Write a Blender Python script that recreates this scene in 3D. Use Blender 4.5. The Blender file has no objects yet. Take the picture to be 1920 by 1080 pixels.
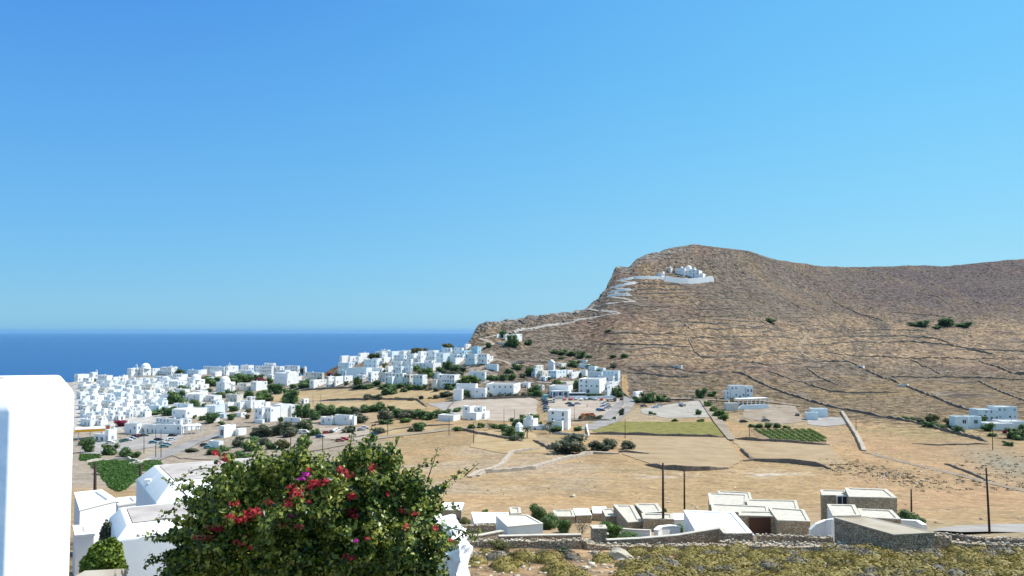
import bpy, bmesh, math, random
import numpy as np
from mathutils import Vector, Matrix
R = math.radians
random.seed(7); rng = np.random.default_rng(7)
scene = bpy.context.scene
# ------------------------------------------------------------------ camera
FPX = 1500.0; PYH = 622.0                      # focal length and horizon row, in pixels of a 1920 x 1080 frame
TH = math.atan((PYH - 540) / FPX)
cam_d = bpy.data.cameras.new('camera'); cam = bpy.data.objects.new('camera', cam_d)
scene.collection.objects.link(cam); scene.camera = cam
cam_d.sensor_width = 36; cam_d.lens = 36 * FPX / 1920; cam_d.clip_start = 0.1; cam_d.clip_end = 200000
cam.location = (0, 0, 0); cam.rotation_euler = (math.pi / 2 + TH, 0, 0)
# ------------------------------------------------------------------ light
SUN = Vector((0.90, 0.36, 1.22)).normalized()   # towards the sun
EL = math.asin(SUN.z); AZ = math.atan2(SUN.x, SUN.y)
sd = bpy.data.lights.new('sun', 'SUN'); sd.energy = 4.6; sd.angle = R(0.53); sd.color = (1.0, 0.955, 0.89)
so = bpy.data.objects.new('sun', sd); scene.collection.objects.link(so)
so.rotation_euler = (-SUN).to_track_quat('-Z', 'Y').to_euler(); so.location = (60, 0, 200)
world = bpy.data.worlds.new('World'); scene.world = world; world.use_nodes = True
wn = world.node_tree.nodes; wl = world.node_tree.links
bg = wn['Background']; sky = wn.new('ShaderNodeTexSky'); sky.sky_type = 'NISHITA'; sky.sun_disc = False
sky.sun_elevation = EL; sky.sun_rotation = AZ; sky.air_density = 1.0; sky.dust_density = 0.35; sky.ozone_density = 2.2; sky.altitude = 200
# clear-sky colour: the physical sky pulled towards the deep cyan-blue of this one, paler towards the horizon and the sun side; extra brightness added above the view to fill shaded faces
tcw = wn.new('ShaderNodeTexCoord'); nv = wn.new('ShaderNodeVectorMath'); nv.operation = 'NORMALIZE'; wl.new(tcw.outputs['Generated'], nv.inputs[0])
sx = wn.new('ShaderNodeSeparateXYZ'); wl.new(nv.outputs[0], sx.inputs[0])
def ramp(stops):
    r = wn.new('ShaderNodeValToRGB'); e = r.color_ramp.elements
    while len(e) < len(stops): e.new(.5)
    for k, (p, c) in enumerate(stops): e[k].position = p; e[k].color = (*c, 1)
    wl.new(sx.outputs[2], r.inputs[0]); return r
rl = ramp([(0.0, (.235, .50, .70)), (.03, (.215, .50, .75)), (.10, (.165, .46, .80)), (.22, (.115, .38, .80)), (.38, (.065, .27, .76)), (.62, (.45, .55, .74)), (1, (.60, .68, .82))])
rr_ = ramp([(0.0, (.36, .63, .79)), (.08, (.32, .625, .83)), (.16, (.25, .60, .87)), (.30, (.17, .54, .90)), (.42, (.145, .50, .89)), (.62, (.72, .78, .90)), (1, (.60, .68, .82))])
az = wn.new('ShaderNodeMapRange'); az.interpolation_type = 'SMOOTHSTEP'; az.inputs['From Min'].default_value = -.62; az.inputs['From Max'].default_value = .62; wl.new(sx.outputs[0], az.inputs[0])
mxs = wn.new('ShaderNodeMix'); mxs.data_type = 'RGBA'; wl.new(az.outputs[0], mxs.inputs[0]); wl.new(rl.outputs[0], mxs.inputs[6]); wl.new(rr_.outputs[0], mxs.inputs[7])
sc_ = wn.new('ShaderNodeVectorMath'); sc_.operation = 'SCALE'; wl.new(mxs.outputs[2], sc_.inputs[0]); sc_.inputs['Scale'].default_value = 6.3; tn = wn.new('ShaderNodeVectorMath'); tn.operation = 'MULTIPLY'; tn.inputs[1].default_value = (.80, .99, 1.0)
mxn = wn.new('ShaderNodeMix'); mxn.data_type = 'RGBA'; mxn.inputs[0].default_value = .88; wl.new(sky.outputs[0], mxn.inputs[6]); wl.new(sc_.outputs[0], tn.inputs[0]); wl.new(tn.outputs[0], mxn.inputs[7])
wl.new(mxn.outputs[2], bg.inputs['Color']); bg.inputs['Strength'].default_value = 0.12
scene.view_settings.view_transform = 'Standard'; scene.view_settings.look = 'None'
scene.view_settings.exposure = 0.5; scene.view_settings.gamma = 1.0
scene.cycles.max_bounces = 5; scene.cycles.transparent_max_bounces = 4; scene.cycles.diffuse_bounces = 3
scene.cycles.glossy_bounces = 2; scene.cycles.use_denoising = True
scene.cycles.volume_bounces = 0; scene.cycles.caustics_reflective = False; scene.cycles.caustics_refractive = False
def haze():
    me = bpy.data.meshes.new('haze'); x, y0, y1, z0, z1 = 160000, -4000, 125000, -233.5, 190
    me.from_pydata([(i, j, k) for k in (z0, z1) for i, j in ((-x, y0), (x, y0), (x, y1), (-x, y1))], [], [(3, 2, 1, 0), (4, 5, 6, 7), (0, 1, 5, 4), (1, 2, 6, 5), (2, 3, 7, 6), (3, 0, 4, 7)])
    o = bpy.data.objects.new('haze', me); scene.collection.objects.link(o); o['kind'] = 'stuff'
    m = bpy.data.materials.new('haze_air'); m.use_nodes = True; n = m.node_tree.nodes; n.remove(n['Principled BSDF']); v = n.new('ShaderNodeVolumePrincipled')
    v.inputs['Color'].default_value = (.24, .54, .92, 1); v.inputs['Density'].default_value = 1.2e-5; v.inputs['Anisotropy'].default_value = 0.1
    m.node_tree.links.new(v.outputs[0], n['Material Output'].inputs['Volume']); me.materials.append(m)
haze()
# ------------------------------------------------------------------ object helpers
COL = scene.collection
def emp(name, loc, label=None, cat=None, group=None):
    o = bpy.data.objects.new(name, None); o.location = loc; o.empty_display_size = 0.5; COL.objects.link(o)
    tag(o, label, cat, group); return o
def tag(o, label=None, cat=None, group=None, kind=None):
    if label: o['label'] = label
    if cat: o['category'] = cat
    if group: o['group'] = group
    if kind or cat: o['kind'] = kind or 'thing'
    return o
class MB:
    def __init__(s): s.v = []; s.f = []; s.m = []
    def poly(s, pts, m=0):
        b = len(s.v); s.v += [tuple(p) for p in pts]; s.f.append(tuple(range(b, b + len(pts)))); s.m.append(m)
    def add(s, vs, fs, m=0):
        b = len(s.v); s.v += [tuple(p) for p in vs]
        for f in fs: s.f.append(tuple(i + b for i in f)); s.m.append(m)
    def box(s, c, ax, ay, hz, m=0):
        """c: centre of the base, ax/ay half vectors, hz full height"""
        c = Vector(c); ax = Vector(ax); ay = Vector(ay); z = Vector((0, 0, hz))
        q = [c - ax - ay, c + ax - ay, c + ax + ay, c - ax + ay]
        s.add(q + [p + z for p in q], [(3, 2, 1, 0), (4, 5, 6, 7), (0, 1, 5, 4), (1, 2, 6, 5), (2, 3, 7, 6), (3, 0, 4, 7)], m)
    def prism(s, base, z0, z1, m=0):
        """base: CCW outline (x,y)"""
        n = len(base); vs = [(x, y, z0) for x, y in base] + [(x, y, z1) for x, y in base]
        fs = [tuple(range(n - 1, -1, -1)), tuple(range(n, 2 * n))] + [(i, (i + 1) % n, n + (i + 1) % n, n + i) for i in range(n)]
        s.add(vs, fs, m)
    def tube(s, pts, rad, n=6, m=0, cap=True):
        """pts: points, rad: radius per point"""
        rings = []
        for i, p in enumerate(pts):
            p = Vector(p); a = Vector(pts[max(i - 1, 0)]); b = Vector(pts[min(i + 1, len(pts) - 1)])
            d = (b - a).normalized(); u = d.orthogonal().normalized(); w = d.cross(u)
            rings.append([p + (u * math.cos(t) + w * math.sin(t)) * rad[i] for t in [2 * math.pi * k / n for k in range(n)]])
        vs = [q for r in rings for q in r]; fs = []
        for i in range(len(pts) - 1):
            for k in range(n): fs.append((i * n + k, i * n + (k + 1) % n, (i + 1) * n + (k + 1) % n, (i + 1) * n + k))
        if cap: fs.append(tuple(range(n - 1, -1, -1))); fs.append(tuple((len(pts) - 1) * n + k for k in range(n)))
        s.add(vs, fs, m)
    def lathe(s, c, prof, n=16, m=0):
        """prof: (r, z) list from bottom up, around the vertical axis at c"""
        vs = [(c[0] + r * math.cos(2 * math.pi * k / n), c[1] + r * math.sin(2 * math.pi * k / n), c[2] + z) for r, z in prof for k in range(n)]
        fs = [(i * n + k, i * n + (k + 1) % n, (i + 1) * n + (k + 1) % n, (i + 1) * n + k) for i in range(len(prof) - 1) for k in range(n)]
        s.add(vs, fs, m)
    def mesh(s, name, mats, smooth=False):
        me = bpy.data.meshes.new(name); me.from_pydata(s.v, [], s.f)
        if not isinstance(mats, (list, tuple)): mats = [mats]
        for x in mats: me.materials.append(x)
        if len(mats) > 1: me.polygons.foreach_set('material_index', s.m)
        if smooth: me.polygons.foreach_set('use_smooth', [True] * len(s.f))
        me.update(); return me
    def build(s, name, mats, parent=None, smooth=False, rel=True):
        if parent is not None and rel:
            L = parent.location; s.v = [(x - L.x, y - L.y, z - L.z) for x, y, z in s.v]
        o = bpy.data.objects.new(name, s.mesh(name, mats, smooth)); COL.objects.link(o)
        if parent is not None: o.parent = parent
        return o
def np_mesh(name, V, F, mat, parent=None, smooth=False):
    """fast mesh from arrays; F all faces of the same size"""
    V = np.asarray(V, np.float32); F = np.asarray(F, np.int32); k = F.shape[1]
    me = bpy.data.meshes.new(name); me.vertices.add(len(V)); me.vertices.foreach_set('co', V.ravel())
    me.loops.add(F.size); me.loops.foreach_set('vertex_index', F.ravel())
    me.polygons.add(len(F)); me.polygons.foreach_set('loop_start', np.arange(0, F.size, k, dtype=np.int32))
    me.polygons.foreach_set('loop_total', np.full(len(F), k, np.int32))
    if smooth: me.polygons.foreach_set('use_smooth', np.ones(len(F), bool))
    me.materials.append(mat); me.update(calc_edges=True); me.validate()
    o = bpy.data.objects.new(name, me); COL.objects.link(o)
    if parent is not None: o.parent = parent
    return o
# ------------------------------------------------------------------ materials
def nodes(m): return m.node_tree.nodes, m.node_tree.links
def mat(name, col, rough=0.8, spec=0.3):
    m = bpy.data.materials.new(name); m.use_nodes = True; b = m.node_tree.nodes['Principled BSDF']
    b.inputs['Base Color'].default_value = (*col, 1); b.inputs['Roughness'].default_value = rough
    b.inputs['Specular IOR Level'].default_value = spec; return m
def noisy(name, cols, scale, rough=0.85, detail=5, bump=0.0, bscale=None, pos=None, rnd=0.0, spec=0.2, coord='Object', stretch=None, metal=0.0):
    """principled whose colour runs through a ramp driven by noise; rnd mixes in a value per island"""
    m = mat(name, cols[0], rough, spec); n, l = nodes(m); b = n['Principled BSDF']
    tc = n.new('ShaderNodeTexCoord'); src = tc.outputs[coord]
    if coord == 'World':
        src = None
    if stretch:
        mp = n.new('ShaderNodeMapping'); mp.inputs['Scale'].default_value = stretch; l.new(src, mp.inputs[0]); src = mp.outputs[0]
    nz = n.new('ShaderNodeTexNoise'); nz.inputs['Scale'].default_value = scale; nz.inputs['Detail'].default_value = detail
    l.new(src, nz.inputs['Vector']); fac = nz.outputs[0]
    if rnd:
        g = n.new('ShaderNodeNewGeometry'); mx = n.new('ShaderNodeMath'); mx.operation = 'MULTIPLY_ADD'
        l.new(g.outputs['Random Per Island'], mx.inputs[0]); mx.inputs[1].default_value = rnd
        sb = n.new('ShaderNodeMath'); sb.operation = 'SUBTRACT'; l.new(fac, sb.inputs[0]); sb.inputs[1].default_value = rnd / 2
        l.new(sb.outputs[0], mx.inputs[2]); fac = mx.outputs[0]
    r = n.new('ShaderNodeValToRGB'); e = r.color_ramp.elements
    pos = pos or [0.32 + 0.36 * i / max(1, len(cols) - 1) for i in range(len(cols))]
    while len(e) < len(cols): e.new(0.5)
    for i, c in enumerate(cols): e[i].position = pos[i]; e[i].color = (*c, 1)
    l.new(fac, r.inputs[0]); l.new(r.outputs[0], b.inputs['Base Color'])
    if bump:
        n2 = n.new('ShaderNodeTexNoise'); n2.inputs['Scale'].default_value = bscale or scale * 3; n2.inputs['Detail'].default_value = 4
        l.new(src, n2.inputs['Vector']); bp = n.new('ShaderNodeBump'); bp.inputs['Distance'].default_value = bump; bp.inputs['Strength'].default_value = 1
        l.new(n2.outputs[0], bp.inputs['Height']); l.new(bp.outputs[0], b.inputs['Normal'])
    return m
def stone(name, cols, size, bump=0.06, gap=(0.10, 0.085, 0.065), stretch=(1, 1, 1.5)):
    """rubble masonry: voronoi stones with their own tone and recessed joints"""
    m = mat(name, cols[0], 0.92, 0.15); n, l = nodes(m); b = n['Principled BSDF']
    tc = n.new('ShaderNodeTexCoord'); mp = n.new('ShaderNodeMapping'); mp.inputs['Scale'].default_value = stretch; l.new(tc.outputs['Object'], mp.inputs[0])
    nz = n.new('ShaderNodeTexNoise'); nz.inputs['Scale'].default_value = 1.5 / size; l.new(mp.outputs[0], nz.inputs['Vector'])
    va = n.new('ShaderNodeVectorMath'); va.operation = 'SCALE'; va.inputs['Scale'].default_value = size * 0.5; l.new(nz.outputs['Color'], va.inputs[0])
    vb = n.new('ShaderNodeVectorMath'); l.new(mp.outputs[0], vb.inputs[0]); l.new(va.outputs[0], vb.inputs[1])
    v1 = n.new('ShaderNodeTexVoronoi'); v1.inputs['Scale'].default_value = 1 / size; l.new(vb.outputs[0], v1.inputs['Vector'])
    v2 = n.new('ShaderNodeTexVoronoi'); v2.feature = 'DISTANCE_TO_EDGE'; v2.inputs['Scale'].default_value = 1 / size; l.new(vb.outputs[0], v2.inputs['Vector'])
    sp = n.new('ShaderNodeSeparateColor'); l.new(v1.outputs['Color'], sp.inputs[0])
    r = n.new('ShaderNodeValToRGB'); e = r.color_ramp.elements
    while len(e) < len(cols): e.new(0.5)
    for i, c in enumerate(cols): e[i].position = i / (len(cols) - 1); e[i].color = (*c, 1)
    l.new(sp.outputs[0], r.inputs[0])
    mr = n.new('ShaderNodeMapRange'); mr.inputs['From Min'].default_value = 0.02; mr.inputs['From Max'].default_value = 0.12; l.new(v2.outputs['Distance'], mr.inputs[0])
    mx = n.new('ShaderNodeMix'); mx.data_type = 'RGBA'; l.new(mr.outputs[0], mx.inputs[0]); mx.inputs[6].default_value = (*gap, 1); l.new(r.outputs[0], mx.inputs[7])
    l.new(mx.outputs[2], b.inputs['Base Color'])
    bp = n.new('ShaderNodeBump'); bp.inputs['Distance'].default_value = bump; l.new(mr.outputs[0], bp.inputs['Height']); l.new(bp.outputs[0], b.inputs['Normal'])
    return m
W = 0.80
M = {
 'white': noisy('limewash', [(0.78, 0.78, 0.765), (0.86, 0.855, 0.84)], 0.35, 0.85, 6, 0.02, 2.0),
 'whiteb': noisy('limewash_cool_shade', [(0.62, 0.72, 0.76), (0.76, 0.82, 0.84)], 0.3, 0.85, 5),  # cool white; on several houses it puts the blue of shade into colour
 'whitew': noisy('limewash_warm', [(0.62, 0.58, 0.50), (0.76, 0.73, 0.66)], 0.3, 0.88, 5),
 'bluewash': noisy('blue_wash', [(0.30, 0.52, 0.66), (0.42, 0.62, 0.73)], 0.3, 0.85, 5),
 'roofw': noisy('roof_white', [(0.396, 0.389, 0.374), (0.547, 0.540, 0.518)], 0.6, 0.9, 6),
 'roofg': noisy('roof_grey', [(0.231, 0.217, 0.196), (0.350, 0.329, 0.301)], 0.5, 0.92, 6),
 'rooft': noisy('roof_tan', [(0.286, 0.245, 0.184), (0.408, 0.367, 0.299)], 0.5, 0.92, 6),
 'winb': mat('shutter_blue', (0.03, 0.13, 0.34), 0.5), 'wind': mat('window_dark', (0.035, 0.045, 0.06), 0.25, 0.5),
 'wing': mat('shutter_grey', (0.22, 0.27, 0.31), 0.5), 'winn': mat('door_brown', (0.10, 0.045, 0.03), 0.6),
 'hstone': stone('house_stone', [(0.37, 0.285, 0.19), (0.46, 0.37, 0.26), (0.54, 0.45, 0.33)], 0.34, 0.02, (.22, .18, .13)), 'cream': noisy('cream_roof', [(0.45, 0.39, 0.315), (0.55, 0.49, 0.41)], 0.7, 0.9, 6),
 'drystone': stone('dry_stone', [(0.34, 0.265, 0.185), (0.46, 0.37, 0.27), (0.56, 0.48, 0.37)], 0.30, 0.05, (.17, .135, .095)),
 'farstone': noisy('far_wall_stone', [(0.14, 0.115, 0.09), (0.25, 0.205, 0.165)], 0.8, 0.95, 5),
 'palestone': noisy('pale_wall_stone', [(0.30, 0.25, 0.20), (0.46, 0.40, 0.33)], 0.8, 0.95, 5),
 'cap': noisy('wall_cap', [(0.42, 0.39, 0.33), (0.54, 0.51, 0.44)], 1.5, 0.9, 5),
 'stonegrey': noisy('loose_stone', [(0.26, 0.23, 0.18), (0.40, 0.36, 0.29), (0.56, 0.52, 0.44)], 0.6, 0.95, 4, rnd=0.8, pos=[0.2, 0.5, 0.85]),
 'pole': noisy('pole_wood', [(0.035, 0.022, 0.018), (0.075, 0.05, 0.04)], 2.0, 0.9, 4),
 'poleg': mat('pole_metal', (0.20, 0.19, 0.19), 0.6), 'bark': noisy('bark', [(0.08, 0.06, 0.045), (0.15, 0.12, 0.09)], 2.0, 0.95, 4),
 'yellow': mat('canopy_yellow', (0.80, 0.38, 0.02), 0.5), 'orange': mat('emblem_orange', (0.75, 0.16, 0.02), 0.5),
 'tyre': mat('rubber', (0.02, 0.02, 0.02), 0.8), 'glass': mat('car_glass', (0.02, 0.03, 0.04), 0.1, 0.6),
 'metal': mat('grey_metal', (0.4, 0.41, 0.42), 0.4, 0.5), 'tile': mat('red_tile', (0.45, 0.16, 0.10), 0.85),
}
def leafmat(name, cols, rnd=0.9, scale=1.0, trans=0.25):
    m = noisy(name, cols, scale, 0.6, 3, rnd=rnd, pos=[0.15 + 0.7 * i / (len(cols) - 1) for i in range(len(cols))], spec=0.25)
    n, l = nodes(m); b = n['Principled BSDF']
    tr = n.new('ShaderNodeBsdfTranslucent'); mx = n.new('ShaderNodeMixShader'); mx.inputs[0].default_value = trans
    src = b.inputs['Base Color'].links[0].from_socket; l.new(src, tr.inputs[0])
    l.new(b.outputs[0], mx.inputs[1]); l.new(tr.outputs[0], mx.inputs[2]); l.new(mx.outputs[0], n['Material Output'].inputs[0]); return m
LF = {
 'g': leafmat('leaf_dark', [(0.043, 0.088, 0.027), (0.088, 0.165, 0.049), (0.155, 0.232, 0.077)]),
 'o': leafmat('leaf_olive', [(0.052, 0.067, 0.037), (0.111, 0.127, 0.075), (0.178, 0.186, 0.119)]),
 'b': leafmat('leaf_bright', [(0.046, 0.092, 0.017), (0.103, 0.184, 0.034), (0.184, 0.265, 0.069)]),
 'y': leafmat('leaf_yellow', [(0.060, 0.072, 0.022), (0.132, 0.132, 0.042), (0.228, 0.204, 0.084)]),
 'w': leafmat('leaf_bare', [(0.14, 0.12, 0.10), (0.28, 0.25, 0.21), (0.42, 0.38, 0.33)]),
 'r': leafmat('leaf_crimson', [(0.03, 0.05, 0.02), (0.30, 0.02, 0.07), (0.50, 0.05, 0.14)]),
 'boug': leafmat('bougainvillea_leaf', [(0.024, 0.049, 0.010), (0.067, 0.118, 0.017), (0.158, 0.221, 0.029), (0.283, 0.326, 0.049), (0.362, 0.375, 0.074)], 1.0, 3.0, 0.35),
 'bract': leafmat('bract_crimson', [(0.296, 0.012, 0.023), (0.468, 0.023, 0.039), (0.562, 0.062, 0.070)], 1.0, 6.0, 0.35),
 'bractm': leafmat('bract_magenta', [(0.45, 0.02, 0.28), (0.68, 0.06, 0.45)], 1.0, 6.0, 0.35),
}
_b = LF['boug'].node_tree.nodes['Principled BSDF']; _b.inputs['Roughness'].default_value = .4; _b.inputs['Specular IOR Level'].default_value = .5
# ------------------------------------------------------------------ pixel rays and the lie of the land
def ray(px, py):
    a = (px - 960) / FPX; b = (540 - py) / FPX
    y = math.cos(TH) - b * math.sin(TH); return a / y, (math.sin(TH) + b * math.cos(TH)) / y
def uray(px, py): return ray(px, py)[0]
def P(px, py, Y): u, v = ray(px, py); return Vector((u * Y, Y, v * Y))
TPX = [-500, 150, 450, 700, 900, 1100, 1300, 1500, 1700, 1920, 2500]
TAB = {
 3000: [3, 3, 3, 3, 3.5, 4, 4, 4, 4, 4, 4], 2200: [6, 6, 6, 6, 7, 8, 8, 8, 8, 8, 8],
 1500: [14, 14, 15, 17, 19, 22, 22, 22, 22, 22, 22], 1200: [26, 26, 28, 36, 42, 45, 45, 45, 45, 45, 45],
 1080: [36, 36, 42, 52, 58, 60, 60, 60, 60, 60, 60], 1035: [50, 50, 58, 68, 74, 76, 76, 76, 76, 76, 76],
 1000: [75, 75, 80, 92, 98, 100, 100, 102, 102, 102, 102], 970: [110, 110, 115, 125, 130, 132, 134, 136, 138, 140, 142],
 940: [150, 150, 155, 162, 168, 170, 172, 174, 176, 178, 182], 900: [230, 230, 225, 218, 214, 214, 216, 220, 222, 224, 228],
 870: [300, 300, 290, 268, 256, 254, 256, 262, 265, 268, 272], 840: [375, 375, 350, 318, 306, 304, 308, 318, 322, 326, 330],
 810: [425, 425, 405, 382, 370, 368, 372, 380, 384, 380, 380], 780: [480, 480, 465, 455, 440, 438, 440, 445, 448, 440, 440],
 760: [530, 530, 520, 510, 495, 490, 488, 490, 492, 480, 480]}
PXD = np.arange(-500, 2501, 2.0); PYD = np.arange(760, 3001, 1.0)
def blur(a, s, ax=-1):
    k = np.exp(-0.5 * (np.arange(-3 * s, 3 * s + 1) / s) ** 2); k /= k.sum()
    return np.apply_along_axis(lambda r: np.convolve(np.pad(r, 3 * s, mode='edge'), k, 'valid'), ax, a)
rows = sorted(TAB); base = np.array([np.interp(PXD, TPX, TAB[r]) for r in rows]); base = blur(np.log(base), 22)
def pchip(x, y, xn):
    x = np.asarray(x, float); h = np.diff(x)[:, None]; d = np.diff(y, axis=0) / h; m = np.zeros_like(y)
    s = np.sign(d[:-1]) * np.sign(d[1:]) > 0; w1 = 2 * h[1:] + h[:-1]; w2 = h[1:] + 2 * h[:-1]
    with np.errstate(all='ignore'): hm = (w1 + w2) / (w1 / d[:-1] + w2 / d[1:])
    m[1:-1] = np.where(s, hm, 0); m[0] = d[0]; m[-1] = d[-1]
    i = np.clip(np.searchsorted(x, xn, 'right') - 1, 0, len(x) - 2); t = ((xn - x[i]) / h[i, 0])[:, None]; hh = h[i]
    return (2 * t**3 - 3 * t**2 + 1) * y[i] + (t**3 - 2 * t**2 + t) * hh * m[i] + (-2 * t**3 + 3 * t**2) * y[i + 1] + (t**3 - t**2) * hh * m[i + 1]
YD = np.exp(pchip(rows, base, PYD))                        # depth for rows 760.. downwards
RPX = [-500, 140, 200, 250, 300, 450, 560, 600, 612, 622, 645, 700, 760, 820, 858, 872, 880, 886, 897, 920, 950, 985, 1020, 1070, 1100, 1112, 1121, 1130, 1137, 1140, 1148, 1152, 1160, 1182, 1187, 1200, 1240, 1270, 1298, 1325, 1350, 1400, 1440, 1480, 1540, 1580, 1640, 1700, 1735, 1780, 1850, 1920, 2500]
RPY = [722, 716, 709, 706, 702, 701, 703, 703, 697, 690, 680, 675, 669, 662, 655, 650, 640, 628, 611, 604, 598, 594, 591, 583, 577, 567, 560, 546, 538, 528, 516, 502, 499, 497, 489, 481, 471, 463, 458, 461, 464, 470, 483, 491, 498, 501, 500, 498, 497.5, 499, 491, 485, 478]
RYX = [-500, 150, 450, 600, 660, 760, 880, 1000, 1130, 1200, 1300, 1400, 1500, 1700, 1920, 2500]
RYY = [770, 760, 740, 700, 655, 650, 660, 760, 880, 990, 1090, 1130, 1250, 1450, 1600, 1700]
_j = rng.normal(size=len(PXD)); _j = blur(_j, 1) * 0.9 + blur(_j, 4) * 2.5
_w = np.interp(PXD, [600, 640, 870, 890, 1240, 1300, 1920], [0.5, 0, 0, 1, 1, 0.35, 0.25])
PYR = blur(np.interp(PXD, RPX, RPY), 1); JIT = _j * _w * 1.3; PYS = blur(np.interp(PXD, RPX, RPY), 14)
YR = blur(np.interp(PXD, RYX, RYY), 20)
def ip(arr, px): return np.interp(px, PXD, arr)
def depth(px, py):
    px = np.asarray(px, float); py = np.asarray(py, float)
    fx = np.clip((px + 500) / 2, 0, len(PXD) - 1.001); ix = fx.astype(int); fx = fx - ix
    fy = np.clip(py - 760, 0, len(PYD) - 1.001); iy = fy.astype(int); fy = fy - iy
    lo = (YD[iy, ix] * (1 - fx) + YD[iy, ix + 1] * fx) * (1 - fy) + (YD[iy + 1, ix] * (1 - fx) + YD[iy + 1, ix + 1] * fx) * fy
    t = np.clip((760 - py) / (760 - ip(PYS, px)), 0, 1.6)
    return np.where(py >= 760, lo, lo + (ip(YR, px) - lo) * t)
def raya(px, py):
    a = (px - 960) / FPX; b = (540 - py) / FPX; y = math.cos(TH) - b * math.sin(TH); return a / y, (math.sin(TH) + b * math.cos(TH)) / y
def vnoise(x, y, seed=0):
    xi = np.floor(x).astype(np.int64); yi = np.floor(y).astype(np.int64); fx = x - xi; fy = y - yi
    fx = fx * fx * (3 - 2 * fx); fy = fy * fy * (3 - 2 * fy)
    def h(a, b):
        n = (a * 374761393 + b * 668265263 + seed * 974711) & 0x7fffffff; n = ((n ^ (n >> 13)) * 1274126177) & 0x7fffffff
        return ((n ^ (n >> 16)) & 0xffff) / 65535.0
    return (h(xi, yi) * (1 - fx) + h(xi + 1, yi) * fx) * (1 - fy) + (h(xi, yi + 1) * (1 - fx) + h(xi + 1, yi + 1) * fx) * fy
def fbm(x, y, o=4, seed=0):
    s = 0; a = 0.5; t = 0
    for k in range(o): s = s + a * vnoise(x * 2**k, y * 2**k, seed + k); t += a; a *= 0.5
    return s / t
def sst(a, b, x): t = np.clip((x - a) / (b - a), 0, 1); return t * t * (3 - 2 * t)
def relief(px, py, x, D):
    hill = sst(748, 700, py) * sst(560, 700, px + (700 - py) * 2); top = (760 - py) / (760 - ip(PYR, px)); ridge = 1 - 0.8 * sst(0.90, 1.0, top)
    n1 = fbm(x * 0.09, D * 0.09, 5, 3) - 0.5; n2 = fbm(x * 0.02, D * 0.02, 4, 9) - 0.5; n3 = fbm(x * 0.35, D * 0.35, 3, 5) - 0.5
    ly = 0.6 * sst(150, 300, D)
    return n1 * 2.6 * hill * ridge + n2 * 5.0 * hill * ridge + n3 * (0.2 + ly * .4 + 0.8 * hill * ridge) + ip(JIT, px) * D / FPX * sst(.86, 1., top)
def G(px, py, dz=0.0):
    px = np.array([float(px)]); py = np.array([float(py)]); Y = depth(px, py); u, v = raya(px, py)
    return Vector((float(u[0] * Y[0]), float(Y[0]), float(v[0] * Y[0] + relief(px, py, u * Y, Y)[0] + dz)))
def GA(px, py):
    px = np.asarray(px, float); py = np.asarray(py, float); Y = depth(px, py); u, v = raya(px, py)
    return u * Y, Y, v * Y + relief(px, py, u * Y, Y)
def GZ(x, y):
    """ground height at plan positions"""
    x = np.asarray(x, float); y = np.asarray(y, float); lo = np.full(x.shape, 3000.0); px = 960 + x / y * FPX
    hi = ip(PYS, px) - 25
    for _ in range(34):
        m = (lo + hi) / 2; b = (540 - m) / FPX; px = 960 + x / y * FPX * (math.cos(TH) - b * math.sin(TH)); d = depth(px, m); f = d < y
        lo = np.where(f, m, lo); hi = np.where(f, hi, m)
    u, v = raya(px, lo); return v * y + relief(px, lo, x, y)
# ------------------------------------------------------------------ labels: where a thing stands
LM = [('the yellow fuel canopy', 175, 812), ('the domed parish church', 270, 692), ('the blue-shuttered house', 500, 778), ('the little domed chapel', 421, 722),
 ('the long school', 925, 734), ('the two-row hotel', 838, 716), ('the coach car park', 1095, 762), ('the gabled tower', 1034, 684), ('the hillside church', 1290, 515),
 ('the house with palms', 1005, 806), ('the tall white block', 1112, 726), ('the pergola house', 1392, 740), ('the twin modern cubes', 1535, 780), ('the round-windowed house', 1816, 792),
 ('the sloping brown roof', 1650, 1000), ('the big white flat roof', 1345, 980), ('the grey flat roof', 975, 978), ('the vine rows', 1475, 818), ('the golden field', 700, 745),
 ('the dirt football ground', 930, 765), ('the hilltop cottage', 950, 636), ('the square white villa', 1047, 786), ('the roadside shops', 300, 805), ('the low terrace house', 650, 788),
 ('the green garden', 225, 890), ('the white garage', 412, 832), ('the cliff edge houses', 665, 680), ('the turquoise house', 892, 656), ('the long low shop', 365, 776), ('the headland hotels', 740, 712),
 ('the stepped villa', 888, 775), ('the zigzag path', 1165, 550), ('the four-arch terrace', 635, 716), ('the green field', 1230, 802), ('the far saddle', 1600, 510), ('the curved farm track', 1500, 650), ('the hillside tree clump', 1760, 606), ('the gravel yard', 1260, 770)]
USED = {}
PENDING = []
def place(o, desc, px, py):
    """queue a label: desc + where; duplicates get an ordinal counted away from the sea at the end"""
    best = min(LM, key=lambda L: ((L[1] - px) ** 2 + ((L[2] - py) * 2.2) ** 2)); dx = px - best[1]; dy = py - best[2]
    if abs(dx) > 1.6 * abs(dy) * 1.5: rel = 'seaward of' if dx < 0 else 'hillward of'
    else: rel = 'behind' if dy < 0 else 'in front of'
    if abs(dx) < 12 and abs(dy) < 5: rel = 'close beside'
    PENDING.append((o, desc, rel + ' ' + best[0], px))
ORD = 'first second third fourth fifth sixth seventh eighth ninth tenth eleventh twelfth thirteenth fourteenth fifteenth sixteenth seventeenth eighteenth nineteenth twentieth'.split()
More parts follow.
